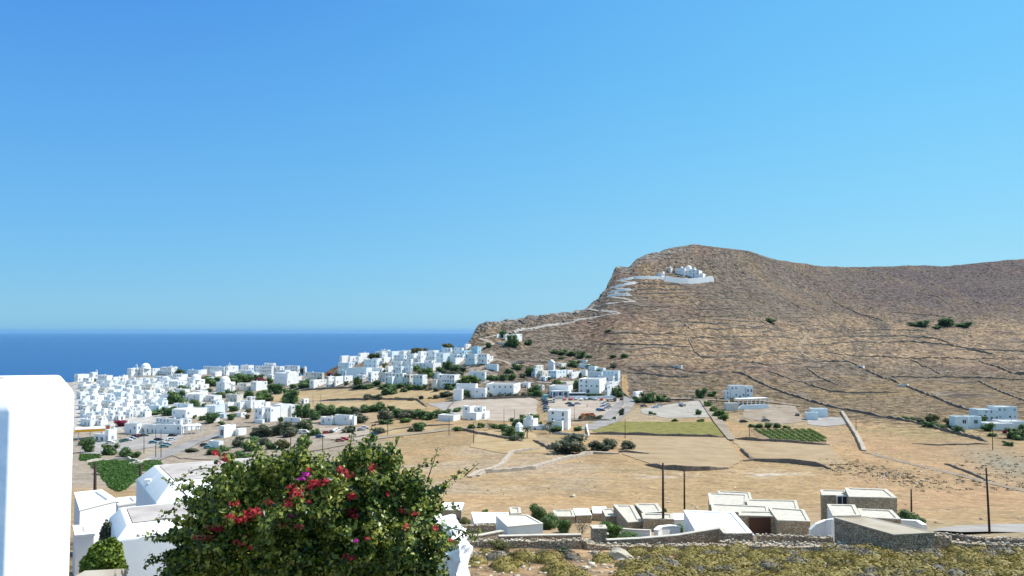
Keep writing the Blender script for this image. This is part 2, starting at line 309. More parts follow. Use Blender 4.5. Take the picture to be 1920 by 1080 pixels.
def flush_labels():
    by = {}
    for o, d, w, px in PENDING: by.setdefault((d, w), []).append((px, o))
    for (d, w), L in by.items():
        L.sort(key=lambda q: q[0])
        for i, (px, o) in enumerate(L):
            t = d + ' ' + w + ('' if len(L) == 1 else ', ' + (ORD[i] if i < 20 else ORD[i - 20] + ' after twentieth') + ' from sea')
            for cut in ('smooth-topped ', 'little ', 'long ', 'white ', 'low ', 'plain ', 'wide ', 'the '):
                if len(t.replace('-', ' ').split()) > 15: t = t.replace(cut, '', 1)
            o['label'] = t
# ------------------------------------------------------------------ terrain
def terrain():
    gx = np.concatenate([np.arange(-480, -60, 12.0), np.arange(-60, 1980, 2.6), np.arange(1980, 2490, 12.0)])
    gy = np.concatenate([np.array([3000, 2600, 2200, 1900, 1700, 1500, 1380, 1280, 1200, 1160, 1130, 1110]), np.arange(1096, 760, -1.8)])
    tt = np.linspace(0, 1, 175)
    X = np.broadcast_to(gx, (len(gy), len(gx))); Yp = np.broadcast_to(gy[:, None], X.shape)
    pr = ip(PYR, gx); top = 760 - (760 - pr)[None, :] * tt[:, None]
    PX = np.vstack([X, np.broadcast_to(gx, top.shape)]); PY = np.vstack([Yp, top])
    D = depth(PX, PY); u, v = raya(PX, PY); x = u * D; z = v * D
    hill = sst(748, 700, PY) * sst(560, 700, PX + (700 - PY) * 2); z = z + relief(PX, PY, x, D)
    # cliffs: seaward drop behind the ridge line
    ex = []
    zr = z[-1]; Dr = D[-1]; ur = u[-1]
    for s, dz in ((3, -.6), (8, -3), (18, -12), (40, -40), (90, -95), (200, -170), (420, -260), (700, -300)):
        Dn = Dr + s; ex.append((ur * Dn, Dn, zr + dz - 4 * (fbm(gx * .05, gx * 0 + s, 3, 2) - .5) * min(1, s / 20)))
    x = np.vstack([x] + [e[0] for e in ex]); D = np.vstack([D] + [e[1] for e in ex]); z = np.vstack([z] + [e[2] for e in ex])
    PX = np.vstack([PX] + [gx] * len(ex)); PY = np.vstack([PY] + [PY[-1]] * len(ex)); hill = np.vstack([hill] + [hill[-1]] * len(ex))
    # ---- ground cover colours (true material colours)
    c = lambda r, g, b: np.array([r, g, b])[None, None, :]
    f1 = fbm(x * 0.018, D * 0.018, 5, 11); f2 = fbm(x * 0.07, D * 0.03, 4, 12); f3 = fbm(x * .25, D * .25, 3, 14); f4 = fbm(x * .006, D * .006, 3, 21)
    gold = c(.425, .295, .160) * (0.82 + 0.36 * f2[..., None]) + c(.05, .03, .0) * (f1[..., None] - .5)
    pale = c(.445, .35, .25); gold = gold + (pale - gold) * (sst(.50, .66, f1) * 0.75)[..., None]
    f6 = fbm(x * .011 + 7, D * .02 + 3, 4, 41); gold = gold + (c(.50, .325, .17) - gold) * (sst(.50, .64, f6) * .6)[..., None]
    f7 = fbm(x * .03, D * .045, 4, 43); gold = gold + (c(.33, .28, .17) - gold) * (sst(.56, .70, f7) * .45)[..., None]
    brush = c(.200, .158, .122) * (0.75 + 0.5 * f2[..., None]); rust = c(.245, .155, .115)
    brush = brush + (rust - brush) * (sst(.5, .7, f4))[..., None] * .7
    grass = c(.32, .225, .13); brush = brush + (grass - brush) * sst(.5, .75, f1)[..., None] * .75
    grey = c(.125, .095, .10)
    w = sst(1380, 1750, PX) * sst(630, 560, PY) * (.6 + .4 * sst(.4, .6, f2)); brush = brush + (grey - brush) * (w * .9)[..., None]
    # tan terraces low on the hill, right of the village
    w = sst(1060, 1250, PX) * sst(575, 620, PY) * (1 - sst(665, 700, PY)) * .85 * sst(.3, .5, f2); brush = brush + (c(.39, .275, .17) - brush) * w[..., None]
    w = sst(1130, 1300, PX) * sst(690, 720, PY) * .55; brush = brush + (c(.29, .205, .105) - brush) * w[..., None]
    dusty = c(.40, .34, .28) * (0.8 + .4 * f2[..., None])
    H = sst(775, 742, PY) * sst(860, 960, PX) + sst(742, 735, PY) * (1 - sst(860, 960, PX)) * .6
    H = np.clip(H, 0, 1)
    H = np.maximum(H, sst(1150, 1250, PX) * sst(790, 765, PY + (PX - 1400) * -0.09))
    col = gold * (1 - H[..., None]) + brush * H[..., None]
    w = (1 - sst(600, 760, PX)) * sst(685, 700, PY) * (1 - sst(905, 925, PY)); col = col + (dusty - col) * (w * .85)[..., None]
    w = sst(100, 150, PX) * (1 - sst(290, 380, PX + (PY - 750) * .3)) * sst(704, 712, PY) * (1 - sst(800, 812, PY)); col = col + (c(.60, .58, .55) * (.85 + .3 * f3[..., None]) - col) * (w * .85)[..., None]
    w = sst(628, 650, PX) * (1 - sst(915, 935, PX)) * sst(650, 668, PY + (PX < 0)) * (1 - sst(716, 724, PY)) * sst(.35, .5, f3); col = col + (c(.50, .46, .41) - col) * (w * .6)[..., None]
    # red-orange stubble on the slope to the right
    w = sst(1500, 1640, PX) * sst(775, 800, PY - (PX - 1600) * .13) * (1 - sst(950, 985, PY)); col = col + (c(.46, .30, .17) * (.85 + .3 * f2[..., None]) - col) * (w * (.35 + .65 * sst(.35, .6, f1)))[..., None]
    w = np.exp(-(((PX - 1730) / 150) ** 2 + ((PY - (812 + (PX - 1730) * .05)) / 16) ** 2)) * .8 * sst(.3, .5, f3); col = col + (c(.30, .25, .12) - col) * np.clip(w, 0, 1)[..., None]
    w = np.exp(-(((PX - 1890) / 90) ** 2 + ((PY - (870 + (PX - 1890) * .25)) / 25) ** 2)) * .9; col = col + (c(.30, .27, .20) - col) * np.clip(w, 0, 1)[..., None]
    # pale chalky patches
    w = np.exp(-(((PX - 1440) / 60) ** 2 + ((PY - 888) / 6) ** 2)) * sst(.45, .6, f3) + np.exp(-(((PX - 1240) / 50) ** 2 + ((PY - 892) / 5) ** 2)) * sst(.45, .6, f3) * .7
    col = col + (c(.62, .56, .48) - col) * np.clip(w, 0, 1)[..., None]
    # near slope: reddish soil with stones
    w = sst(1000, 1020, PY); soil = c(.34, .225, .13) * (.7 + .6 * f3[..., None]); col = col + (soil - col) * w[..., None]
    w = sst(985, 960, PY) * sst(955, 965, PY) * .5; 
    rock = c(.27, .25, .23) * (.7 + .6 * f3[..., None])
    w = sst(.93, .99, (760 - PY) / (760 - ip(PYR, PX).reshape(PX.shape))) * sst(600, 640, PX) * (1 - sst(1250, 1330, PX)) * .8; col = col + (rock - col) * w[..., None]
    w = np.exp(-(((PX - 620) / 26) ** 2 + ((PY - 697) / 12) ** 2)); col = col + (c(.24, .16, .10) - col) * np.clip(w * 1.6, 0, 1)[..., None]
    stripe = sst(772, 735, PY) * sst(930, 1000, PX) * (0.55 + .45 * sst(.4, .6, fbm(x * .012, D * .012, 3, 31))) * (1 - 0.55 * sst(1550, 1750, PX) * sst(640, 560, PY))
    ny, nx = x.shape; idx = np.arange(ny * nx).reshape(ny, nx)
    F = np.stack([idx[:-1, :-1], idx[:-1, 1:], idx[1:, 1:], idx[1:, :-1]], -1).reshape(-1, 4)
    V = np.stack([x, D, z], -1).reshape(-1, 3)
    m = mat('terrain_cover', (.4, .3, .2), 0.95, 0.08); n, l = nodes(m); b = n['Principled BSDF']
    at = n.new('ShaderNodeAttribute'); at.attribute_name = 'cover'; tc = n.new('ShaderNodeTexCoord')
    # fine tone
    nz = n.new('ShaderNodeTexNoise'); nz.inputs['Scale'].default_value = .9; nz.inputs['Detail'].default_value = 6; l.new(tc.outputs['Object'], nz.inputs[0])
    mr = n.new('ShaderNodeMapRange'); mr.inputs['From Min'].default_value = .3; mr.inputs['From Max'].default_value = .7; mr.inputs['To Min'].default_value = .70; mr.inputs['To Max'].default_value = 1.28; l.new(nz.outputs[0], mr.inputs[0])
    nq = n.new('ShaderNodeTexNoise'); nq.inputs['Scale'].default_value = .20; nq.inputs['Detail'].default_value = 5; nq.inputs['Roughness'].default_value = .7; l.new(tc.outputs['Object'], nq.inputs[0])
    mq = n.new('ShaderNodeMapRange'); mq.inputs['From Min'].default_value = .38; mq.inputs['From Max'].default_value = .62; l.new(nq.outputs[0], mq.inputs[0])
    lo_ = n.new('ShaderNodeMath'); lo_.operation = 'MULTIPLY_ADD'; l.new(at.outputs['Alpha'], lo_.inputs[0]); lo_.inputs[1].default_value = -.60; lo_.inputs[2].default_value = .86; l.new(lo_.outputs[0], mq.inputs['To Min'])
    hi_ = n.new('ShaderNodeMath'); hi_.operation = 'MULTIPLY_ADD'; l.new(at.outputs['Alpha'], hi_.inputs[0]); hi_.inputs[1].default_value = .62; hi_.inputs[2].default_value = 1.12; l.new(hi_.outputs[0], mq.inputs['To Max'])
    mm = n.new('ShaderNodeMath'); mm.operation = 'MULTIPLY'; l.new(mr.outputs[0], mm.inputs[0]); l.new(mq.outputs[0], mm.inputs[1])
    vm = n.new('ShaderNodeVectorMath'); vm.operation = 'SCALE'; l.new(at.outputs['Color'], vm.inputs[0]); l.new(mm.outputs[0], vm.inputs['Scale'])
    # shrubs and stones (dots), stronger on the hill: attribute alpha
    vo = n.new('ShaderNodeTexVoronoi'); vo.inputs['Scale'].default_value = .30; l.new(tc.outputs['Object'], vo.inputs['Vector'])
    r1 = n.new('ShaderNodeMapRange'); r1.inputs['From Min'].default_value = .22; r1.inputs['From Max'].default_value = .48; r1.inputs['To Min'].default_value = 1; r1.inputs['To Max'].default_value = 0; l.new(vo.outputs['Distance'], r1.inputs[0])
    n5 = n.new('ShaderNodeTexNoise'); n5.inputs['Scale'].default_value = .035; n5.inputs['Detail'].default_value = 4; l.new(tc.outputs['Object'], n5.inputs[0])
    r5 = n.new('ShaderNodeMapRange'); r5.inputs['From Min'].default_value = .38; r5.inputs['From Max'].default_value = .6; r5.inputs['To Min'].default_value = .25; r5.inputs['To Max'].default_value = .85; l.new(n5.outputs[0], r5.inputs[0])
    m5 = n.new('ShaderNodeMath'); m5.operation = 'MULTIPLY'; l.new(r1.outputs[0], m5.inputs[0]); l.new(r5.outputs[0], m5.inputs[1])
    m1 = n.new('ShaderNodeMath'); m1.operation = 'MULTIPLY'; l.new(m5.outputs[0], m1.inputs[0]); l.new(at.outputs['Alpha'], m1.inputs[1])
    x1 = n.new('ShaderNodeMix'); x1.data_type = 'RGBA'; l.new(m1.outputs[0], x1.inputs[0]); l.new(vm.outputs[0], x1.inputs[6])
    cr = n.new('ShaderNodeValToRGB'); cr.color_ramp.elements[0].color = (.045, .040, .028, 1); cr.color_ramp.elements[1].color = (.12, .095, .075, 1)
    sp = n.new('ShaderNodeSeparateColor'); l.new(vo.outputs['Color'], sp.inputs[0]); l.new(sp.outputs[0], cr.inputs[0]); l.new(cr.outputs[0], x1.inputs[7])
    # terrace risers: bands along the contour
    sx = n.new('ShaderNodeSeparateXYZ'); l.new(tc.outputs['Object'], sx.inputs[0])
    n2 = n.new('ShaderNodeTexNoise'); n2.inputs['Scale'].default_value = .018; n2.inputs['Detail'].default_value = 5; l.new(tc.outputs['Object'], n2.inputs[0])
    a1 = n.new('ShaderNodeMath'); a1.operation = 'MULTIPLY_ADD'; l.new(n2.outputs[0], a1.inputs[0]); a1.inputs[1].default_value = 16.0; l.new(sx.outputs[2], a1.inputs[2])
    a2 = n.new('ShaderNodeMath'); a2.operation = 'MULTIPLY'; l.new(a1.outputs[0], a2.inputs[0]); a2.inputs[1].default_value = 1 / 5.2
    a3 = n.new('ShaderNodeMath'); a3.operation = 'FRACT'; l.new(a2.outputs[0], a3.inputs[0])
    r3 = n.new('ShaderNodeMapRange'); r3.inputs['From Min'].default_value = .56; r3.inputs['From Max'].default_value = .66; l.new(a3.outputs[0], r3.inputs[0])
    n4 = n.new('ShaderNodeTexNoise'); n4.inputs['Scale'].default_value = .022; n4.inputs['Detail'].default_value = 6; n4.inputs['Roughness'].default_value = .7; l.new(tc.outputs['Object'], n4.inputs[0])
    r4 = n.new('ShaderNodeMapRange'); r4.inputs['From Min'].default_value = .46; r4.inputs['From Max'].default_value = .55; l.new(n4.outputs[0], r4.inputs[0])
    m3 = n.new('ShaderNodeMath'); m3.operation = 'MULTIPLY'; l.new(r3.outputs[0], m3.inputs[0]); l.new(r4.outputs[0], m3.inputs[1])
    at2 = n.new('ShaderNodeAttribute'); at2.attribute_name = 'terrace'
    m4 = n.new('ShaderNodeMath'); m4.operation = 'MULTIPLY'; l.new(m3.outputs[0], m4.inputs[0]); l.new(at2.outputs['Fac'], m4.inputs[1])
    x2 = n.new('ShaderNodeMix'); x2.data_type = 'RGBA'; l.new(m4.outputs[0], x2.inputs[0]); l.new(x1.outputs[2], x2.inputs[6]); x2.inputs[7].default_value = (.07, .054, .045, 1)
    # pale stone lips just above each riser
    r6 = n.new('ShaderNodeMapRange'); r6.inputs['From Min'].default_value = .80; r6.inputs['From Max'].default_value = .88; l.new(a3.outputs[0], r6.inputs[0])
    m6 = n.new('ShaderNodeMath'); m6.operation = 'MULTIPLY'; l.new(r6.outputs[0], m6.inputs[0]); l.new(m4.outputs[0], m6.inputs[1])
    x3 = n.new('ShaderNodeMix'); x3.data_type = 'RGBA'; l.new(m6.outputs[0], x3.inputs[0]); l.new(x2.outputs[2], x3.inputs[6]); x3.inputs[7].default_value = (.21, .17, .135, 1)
    l.new(x3.outputs[2], b.inputs['Base Color'])
    nb = n.new('ShaderNodeTexNoise'); nb.inputs['Scale'].default_value = .5; nb.inputs['Detail'].default_value = 7; nb.inputs['Roughness'].default_value = .65; l.new(tc.outputs['Object'], nb.inputs[0])
    bp = n.new('ShaderNodeBump'); bp.inputs['Distance'].default_value = .9; ms_ = n.new('ShaderNodeMath'); ms_.operation = 'MULTIPLY_ADD'; l.new(at.outputs['Alpha'], ms_.inputs[0]); ms_.inputs[1].default_value = .72; ms_.inputs[2].default_value = .07; l.new(ms_.outputs[0], bp.inputs['Strength']); l.new(nb.outputs[0], bp.inputs['Height']); l.new(bp.outputs[0], b.inputs['Normal'])
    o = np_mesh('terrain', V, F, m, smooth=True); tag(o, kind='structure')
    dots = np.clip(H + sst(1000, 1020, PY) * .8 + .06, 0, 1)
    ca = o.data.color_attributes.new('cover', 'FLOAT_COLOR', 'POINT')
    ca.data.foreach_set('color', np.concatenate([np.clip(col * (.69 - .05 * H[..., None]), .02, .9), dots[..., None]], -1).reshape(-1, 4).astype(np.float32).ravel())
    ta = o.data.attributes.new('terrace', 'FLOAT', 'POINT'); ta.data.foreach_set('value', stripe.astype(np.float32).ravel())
    return o
terrain()
def sea():
    m = mat('sea_water', (0.008, 0.07, 0.20), 0.22, 0.5); n, l = nodes(m); b = n['Principled BSDF']; b.inputs['IOR'].default_value = 1.33
    b.inputs['Specular IOR Level'].default_value = 0.06
    tc = n.new('ShaderNodeTexCoord'); nz = n.new('ShaderNodeTexNoise'); nz.inputs['Scale'].default_value = .03; nz.inputs['Detail'].default_value = 8; l.new(tc.outputs['Object'], nz.inputs[0])
    bp = n.new('ShaderNodeBump'); bp.inputs['Distance'].default_value = 3.0; l.new(nz.outputs[0], bp.inputs['Height']); l.new(bp.outputs[0], b.inputs['Normal'])
    n2 = n.new('ShaderNodeTexNoise'); n2.inputs['Scale'].default_value = .0005; n2.inputs['Detail'].default_value = 5; l.new(tc.outputs['Object'], n2.inputs[0])
    r = n.new('ShaderNodeValToRGB'); r.color_ramp.elements[0].position = .35; r.color_ramp.elements[1].position = .7
    r.color_ramp.elements[0].color = (.001, .036, .160, 1); r.color_ramp.elements[1].color = (.001, .046, .185, 1); l.new(n2.outputs[0], r.inputs[0]); l.new(r.outputs[0], b.inputs['Base Color'])
    Z = -232.0; nx, ny = 24, 24; yy = [-3000 + 4000 * k / 8 for k in range(8)] + [1000 * 1.32 ** k for k in range(18)]
    vs = []; 
    for y in yy:
        for i in range(nx + 1): vs.append(((i / nx - .5) * 2 * max(6000, abs(y) * 1.3), y, Z))
    F = [(j * (nx + 1) + i, j * (nx + 1) + i + 1, (j + 1) * (nx + 1) + i + 1, (j + 1) * (nx + 1) + i) for j in range(len(yy) - 1) for i in range(nx)]
    tag(np_mesh('sea', vs, F, m), kind='structure')
sea()
# ------------------------------------------------------------------ sheets on the ground: fields, roads, lots
def zrow(poly, y):
    xs = []
    for i in range(len(poly)):
        (x0, y0), (x1, y1) = poly[i], poly[(i + 1) % len(poly)]
        if (y0 <= y < y1) or (y1 <= y < y0): xs.append(x0 + (x1 - x0) * (y - y0) / (y1 - y0))
    return (min(xs), max(xs)) if len(xs) >= 2 else None
def sheet(name, poly, m, lift=0.14, kind='structure', step=1.0):
    ys = [p[1] for p in poly]; y0, y1 = min(ys) + .01, max(ys) - .01; n = max(3, int((y1 - y0) / step) + 1); w = max(p[0] for p in poly) - min(p[0] for p in poly)
    k = max(4, int(w / 5)); V = []; rows_ = 0
    for j in range(n):
        y = y1 + (y0 - y1) * j / (n - 1); r = zrow(poly, y)
        if r is None: continue
        a, b = r; wob = 1.0 * (fbm(np.array([y * .35]), np.array([1.0 + poly[0][0]]), 2, 4)[0] - .5); rows_ += 1
        wa = 5 * (fbm(np.array([y * .5]), np.array([9.0 + poly[0][0]]), 3, 6)[0] - .5); wb_ = 5 * (fbm(np.array([y * .5]), np.array([5.0 + poly[1][0]]), 3, 8)[0] - .5)
        V.append((np.linspace(a + wa, b + wb_, k + 1) + wob, np.full(k + 1, y)))
    x, y, z = GA(np.concatenate([q[0] for q in V]), np.concatenate([q[1] for q in V])); V = np.stack([x, y, z + lift], -1)
    F = [(j * (k + 1) + i, j * (k + 1) + i + 1, (j + 1) * (k + 1) + i + 1, (j + 1) * (k + 1) + i) for j in range(rows_ - 1) for i in range(k)]
    return tag(np_mesh(name, V, F, m, smooth=True), kind=kind)
def wid_max(w): return max(w)
def strip(name, pts, wid, m, lift=0.2, kind='structure', seg=4.0):
    """road or path along pixel points; wid in metres (single or per point)"""
    P3 = [G(*p) for p in pts]; ws = wid if isinstance(wid, (list, tuple)) else [wid] * len(pts)
    out = []; wo = []
    for i in range(len(pts) - 1):
        d = (P3[i + 1] - P3[i]).length; n = max(1, int(d / seg))
        for k in range(n):
            t = k / n; out.append(G(pts[i][0] + (pts[i + 1][0] - pts[i][0]) * t, pts[i][1] + (pts[i + 1][1] - pts[i][1]) * t)); wo.append(ws[i] + (ws[i + 1] - ws[i]) * t)
    out.append(P3[-1]); wo.append(ws[-1]); V = []
    for i, p in enumerate(out):
        a = out[max(0, i - 2)]; b = out[min(len(out) - 1, i + 2)]; d = Vector((b.x - a.x, b.y - a.y, 0)); d.normalize(); nrm = Vector((-d.y, d.x, 0))
        for s in (-1, 0, 1):
            q = p + nrm * s * wo[i] / 2; V.append((q.x, q.y))
    V = np.array(V); V = np.column_stack([V, GZ(V[:, 0], V[:, 1]) + lift]); zc = np.repeat(V[1::3, 2], 3); V[:, 2] = np.clip(V[:, 2], zc - wid_max(ws) * .35, zc + .3)
    F = []
    for i in range(len(out) - 1):
        for s in (0, 1): F.append((i * 3 + s + 1, i * 3 + s, i * 3 + 3 + s, i * 3 + 4 + s))
    return tag(np_mesh(name, V, F, m, smooth=True), kind=kind)
fm = lambda nm, a, b, sc=.12, st=None: noisy(nm, [a, b], sc, .95, 7, bump=.15, bscale=1.2, spec=.08, stretch=st)
MG = {'track': fm('trodden_track', (0.216, 0.173, 0.132), (0.275, 0.227, 0.173)), 'gold': fm('stubble', (0.284, 0.204, 0.109), (0.380, 0.284, 0.167)), 'tan': fm('bare_field', (.275, .20, .12), (.345, .258, .165)), 'pink': fm('packed_dirt', (0.290, 0.238, 0.191), (0.395, 0.336, 0.282)),
 'green': fm('green_field', (0.126, 0.126, 0.036), (0.216, 0.192, 0.066), .3), 'road': fm('asphalt_old', (0.191, 0.182, 0.173), (0.295, 0.278, 0.269)), 'dirt': fm('dirt_road', (0.216, 0.173, 0.132), (0.312, 0.263, 0.209)),
 'white': fm('white_gravel', (0.275, 0.252, 0.222), (0.359, 0.335, 0.299)), 'orange': fm('sand_lane', (0.275, 0.173, 0.084), (0.335, 0.227, 0.120)), 'veg': fm('vegetable_green', (0.021, 0.051, 0.009), (0.042, 0.090, 0.015), .5),
 'conc': fm('concrete_path', (0.252, 0.227, 0.216), (0.335, 0.317, 0.299), .2), 'soilp': fm('soil_plot', (0.180, 0.126, 0.077), (0.252, 0.186, 0.120)), 'olive': fm('dry_grass_patch', (0.150, 0.132, 0.060), (0.239, 0.203, 0.107), .2)}
sheet('golden_field', [(500, 744), (560, 734), (660, 726), (760, 731), (856, 728), (862, 741), (800, 748), (590, 752), (500, 753)], MG['gold'])
sheet('stubble_field', [(590, 754), (785, 752), (800, 764), (790, 768), (575, 770), (575, 760)], MG['gold'])
sheet('football_ground', [(862, 748), (990, 744), (1008, 752), (1006, 776), (985, 792), (905, 788), (850, 778), (845, 760)], MG['pink'])
sheet('dirt_verge', [(800, 757), (862, 752), (850, 776), (828, 768)], MG['conc'])
sheet('car_park', [(1018, 747), (1150, 746), (1172, 750), (1148, 781), (1128, 784), (1066, 786), (1030, 774), (1018, 760)], MG['pink'])
sheet('sand_lane', [(1165, 704), (1176, 704), (1179, 744), (1167, 744)], MG['orange'])
sheet('green_field', [(1104, 791), (1345, 792), (1357, 817), (1192, 814), (1112, 810)], MG['green'])
sheet('ploughed_field', [(1190, 817), (1362, 821), (1395, 862), (1368, 878), (1235, 876), (1165, 851)], MG['tan'])
sheet('bare_field', [(1372, 826), (1556, 834), (1588, 872), (1545, 870), (1416, 862)], MG['tan'])
sheet('vine_soil', [(1405, 803), (1508, 807), (1550, 832), (1428, 829)], MG['soilp'])
sheet('gravel_yard', [(1200, 768), (1255, 758), (1315, 750), (1338, 783), (1250, 784), (1205, 776)], MG['white'])
sheet('farm_yard', [(1400, 757), (1490, 760), (1510, 790), (1460, 796), (1390, 784)], MG['dirt'])
sheet('villa_terrace', [(1512, 783), (1585, 782), (1590, 796), (1545, 800), (1515, 796)], MG['conc'])
sheet('dirt_lot', [(585, 806), (640, 800), (690, 806), (700, 826), (655, 826), (600, 822)], MG['pink'])
sheet('station_forecourt', [(150, 826), (200, 829), (300, 812), (345, 815), (330, 830), (260, 843), (180, 852), (150, 850)], MG['conc'])
sheet('vegetable_plot', [(163, 868), (200, 863), (246, 864), (264, 872), (262, 892), (240, 915), (222, 922), (205, 914), (185, 888)], MG['veg'])
sheet('vegetable_bed', [(262, 868), (300, 862), (306, 872), (280, 884), (266, 884)], MG['veg'])
sheet('kitchen_garden', [(150, 852), (185, 852), (190, 862), (150, 865)], MG['veg'])
sheet('olive_grass', [(900, 806), (1000, 812), (1030, 850), (940, 850), (880, 838)], MG['gold'])
sheet('orchard_ground', [(690, 800), (800, 800), (830, 800), (800, 812), (700, 820)], MG['gold'])
strip('village_road', [(262, 872), (300, 856), (330, 845), (362, 830), (400, 818), (425, 808)], [7, 9, 9, 8, 7, 6], MG['road'], .26)
strip('lower_road', [(330, 850), (352, 858), (400, 861), (470, 862), (540, 852), (600, 842), (660, 830), (720, 820), (790, 812), (840, 806), (900, 800), (960, 798)], 7, MG['dirt'], .24)
strip('main_road', [(1098, 806), (1140, 790), (1160, 772), (1172, 758), (1186, 745)], [9, 11, 12, 11, 10], MG['road'], .26)
strip('hillside_road', [(1186, 746), (1240, 748), (1300, 750), (1352, 752), (1420, 752), (1500, 762)], [6, 4, 4, 4, 4, 3], MG['dirt'], .6)
strip('farm_track', [(1318, 750), (1335, 775), (1352, 798), (1372, 826)], [5, 5, 5, 3], MG['dirt'], .6)
strip('near_road', [(1770, 1001), (1840, 995), (1940, 991), (2060, 990)], [4, 8, 11, 11], MG['conc'], .35)
strip('curved_farm_track', [(1520, 622), (1506, 636), (1498, 650), (1506, 666), (1534, 680), (1590, 684)], 3, MG['track'], .12)
strip('slope_track', [(1622, 848), (1700, 868), (1770, 884), (1850, 904), (1940, 925)], [2.5, 3, 3, 3, 3], MG['track'], .1)
strip('school_back_road', [(905, 716), (960, 718), (1010, 716), (1060, 722)], 5, MG['road'], .3)
strip('back_lane', [(905, 680), (930, 672), (960, 680), (990, 684)], 5, MG['dirt'], .3)
strip('farm_path', [(880, 668), (905, 650), (925, 646), (900, 634), (920, 632), (945, 626)], 4, MG['pink'], .3)
strip('church_path', [(950, 622), (985, 614), (1010, 611), (1057, 609), (1085, 602), (1113, 596), (1140, 592), (1160, 590), (1140, 585), (1119, 582), (1103, 579), (1141, 571), (1165, 568), (1189, 565), (1175, 561), (1138, 558)], 6.5, MG['conc'], .35)
strip('zigzag_path', [(1138, 558), (1160, 556), (1182, 552), (1141, 548), (1185, 542), (1147, 538), (1193, 530), (1158, 525), (1190, 522), (1246, 522)], 6.0, MG['conc'], .35)
# vines: clumpy rows
# ------------------------------------------------------------------ walls
def wall(pts, h=1.2, t=0.6, m='farstone', desc='dry stone wall', seg=2.0, rough=.25, lift=0, cat='wall', name='stone_wall', smoothcap=False, P3=None):
    V = []; prev = None; L = P3
    if L is None:
        L = []
        for i in range(len(pts) - 1):
            a, b = G(*pts[i]), G(*pts[i + 1]); d = (b - a).length; n = max(1, min(60, int(d / seg)))
            for k in range(n):
                s = k / n; L.append(G(pts[i][0] + (pts[i + 1][0] - pts[i][0]) * s, pts[i][1] + (pts[i + 1][1] - pts[i][1]) * s))
        L.append(G(*pts[-1]))
    mid = L[len(L) // 2]; mb = MB(); rr = random.Random(int(pts[0][0] * 7 + pts[0][1])); vs = []
    for i, p in enumerate(L):
        a = L[max(0, i - 1)]; b = L[min(len(L) - 1, i + 1)]; d = Vector((b.x - a.x, b.y - a.y, 0))
        if d.length < 1e-6: d = Vector((1, 0, 0))
        d.normalize(); nr = Vector((-d.y, d.x, 0)) * t / 2; hh = h * (1 + rough * (rr.random() - .5) * 2) * min(1, .35 + .3 * min(i, len(L) - 1 - i) * (1 if m in ('farstone', 'palestone') else 9)) + lift; w = 1 + rough * .6 * (rr.random() - .5)
        vs += [p - nr * 1.25 - Vector((0, 0, 1.6)), p - nr * w + Vector((0, 0, hh)), p + nr * w + Vector((0, 0, hh)), p + nr * 1.25 - Vector((0, 0, 1.6))]
    fs = []
    for i in range(len(L) - 1):
        for k in range(3): fs.append((i * 4 + k + 1, i * 4 + k, i * 4 + 4 + k, i * 4 + 5 + k))
    fs += [(0, 1, 2, 3), tuple(len(L) * 4 - 4 + k for k in (3, 2, 1, 0))]
    mb.add(vs, fs)
    vs = mb.v; mb.v = [(x - mid.x, y - mid.y, z - mid.z) for x, y, z in vs]
    o = mb.build(name, M[m]); o.location = mid; tag(o, None, cat, 'field walls', 'thing'); q = pts[len(pts) // 2] if len(pts) > 2 else ((pts[0][0] + pts[1][0]) / 2, (pts[0][1] + pts[1][1]) / 2)
    place(o, desc, *q); return o
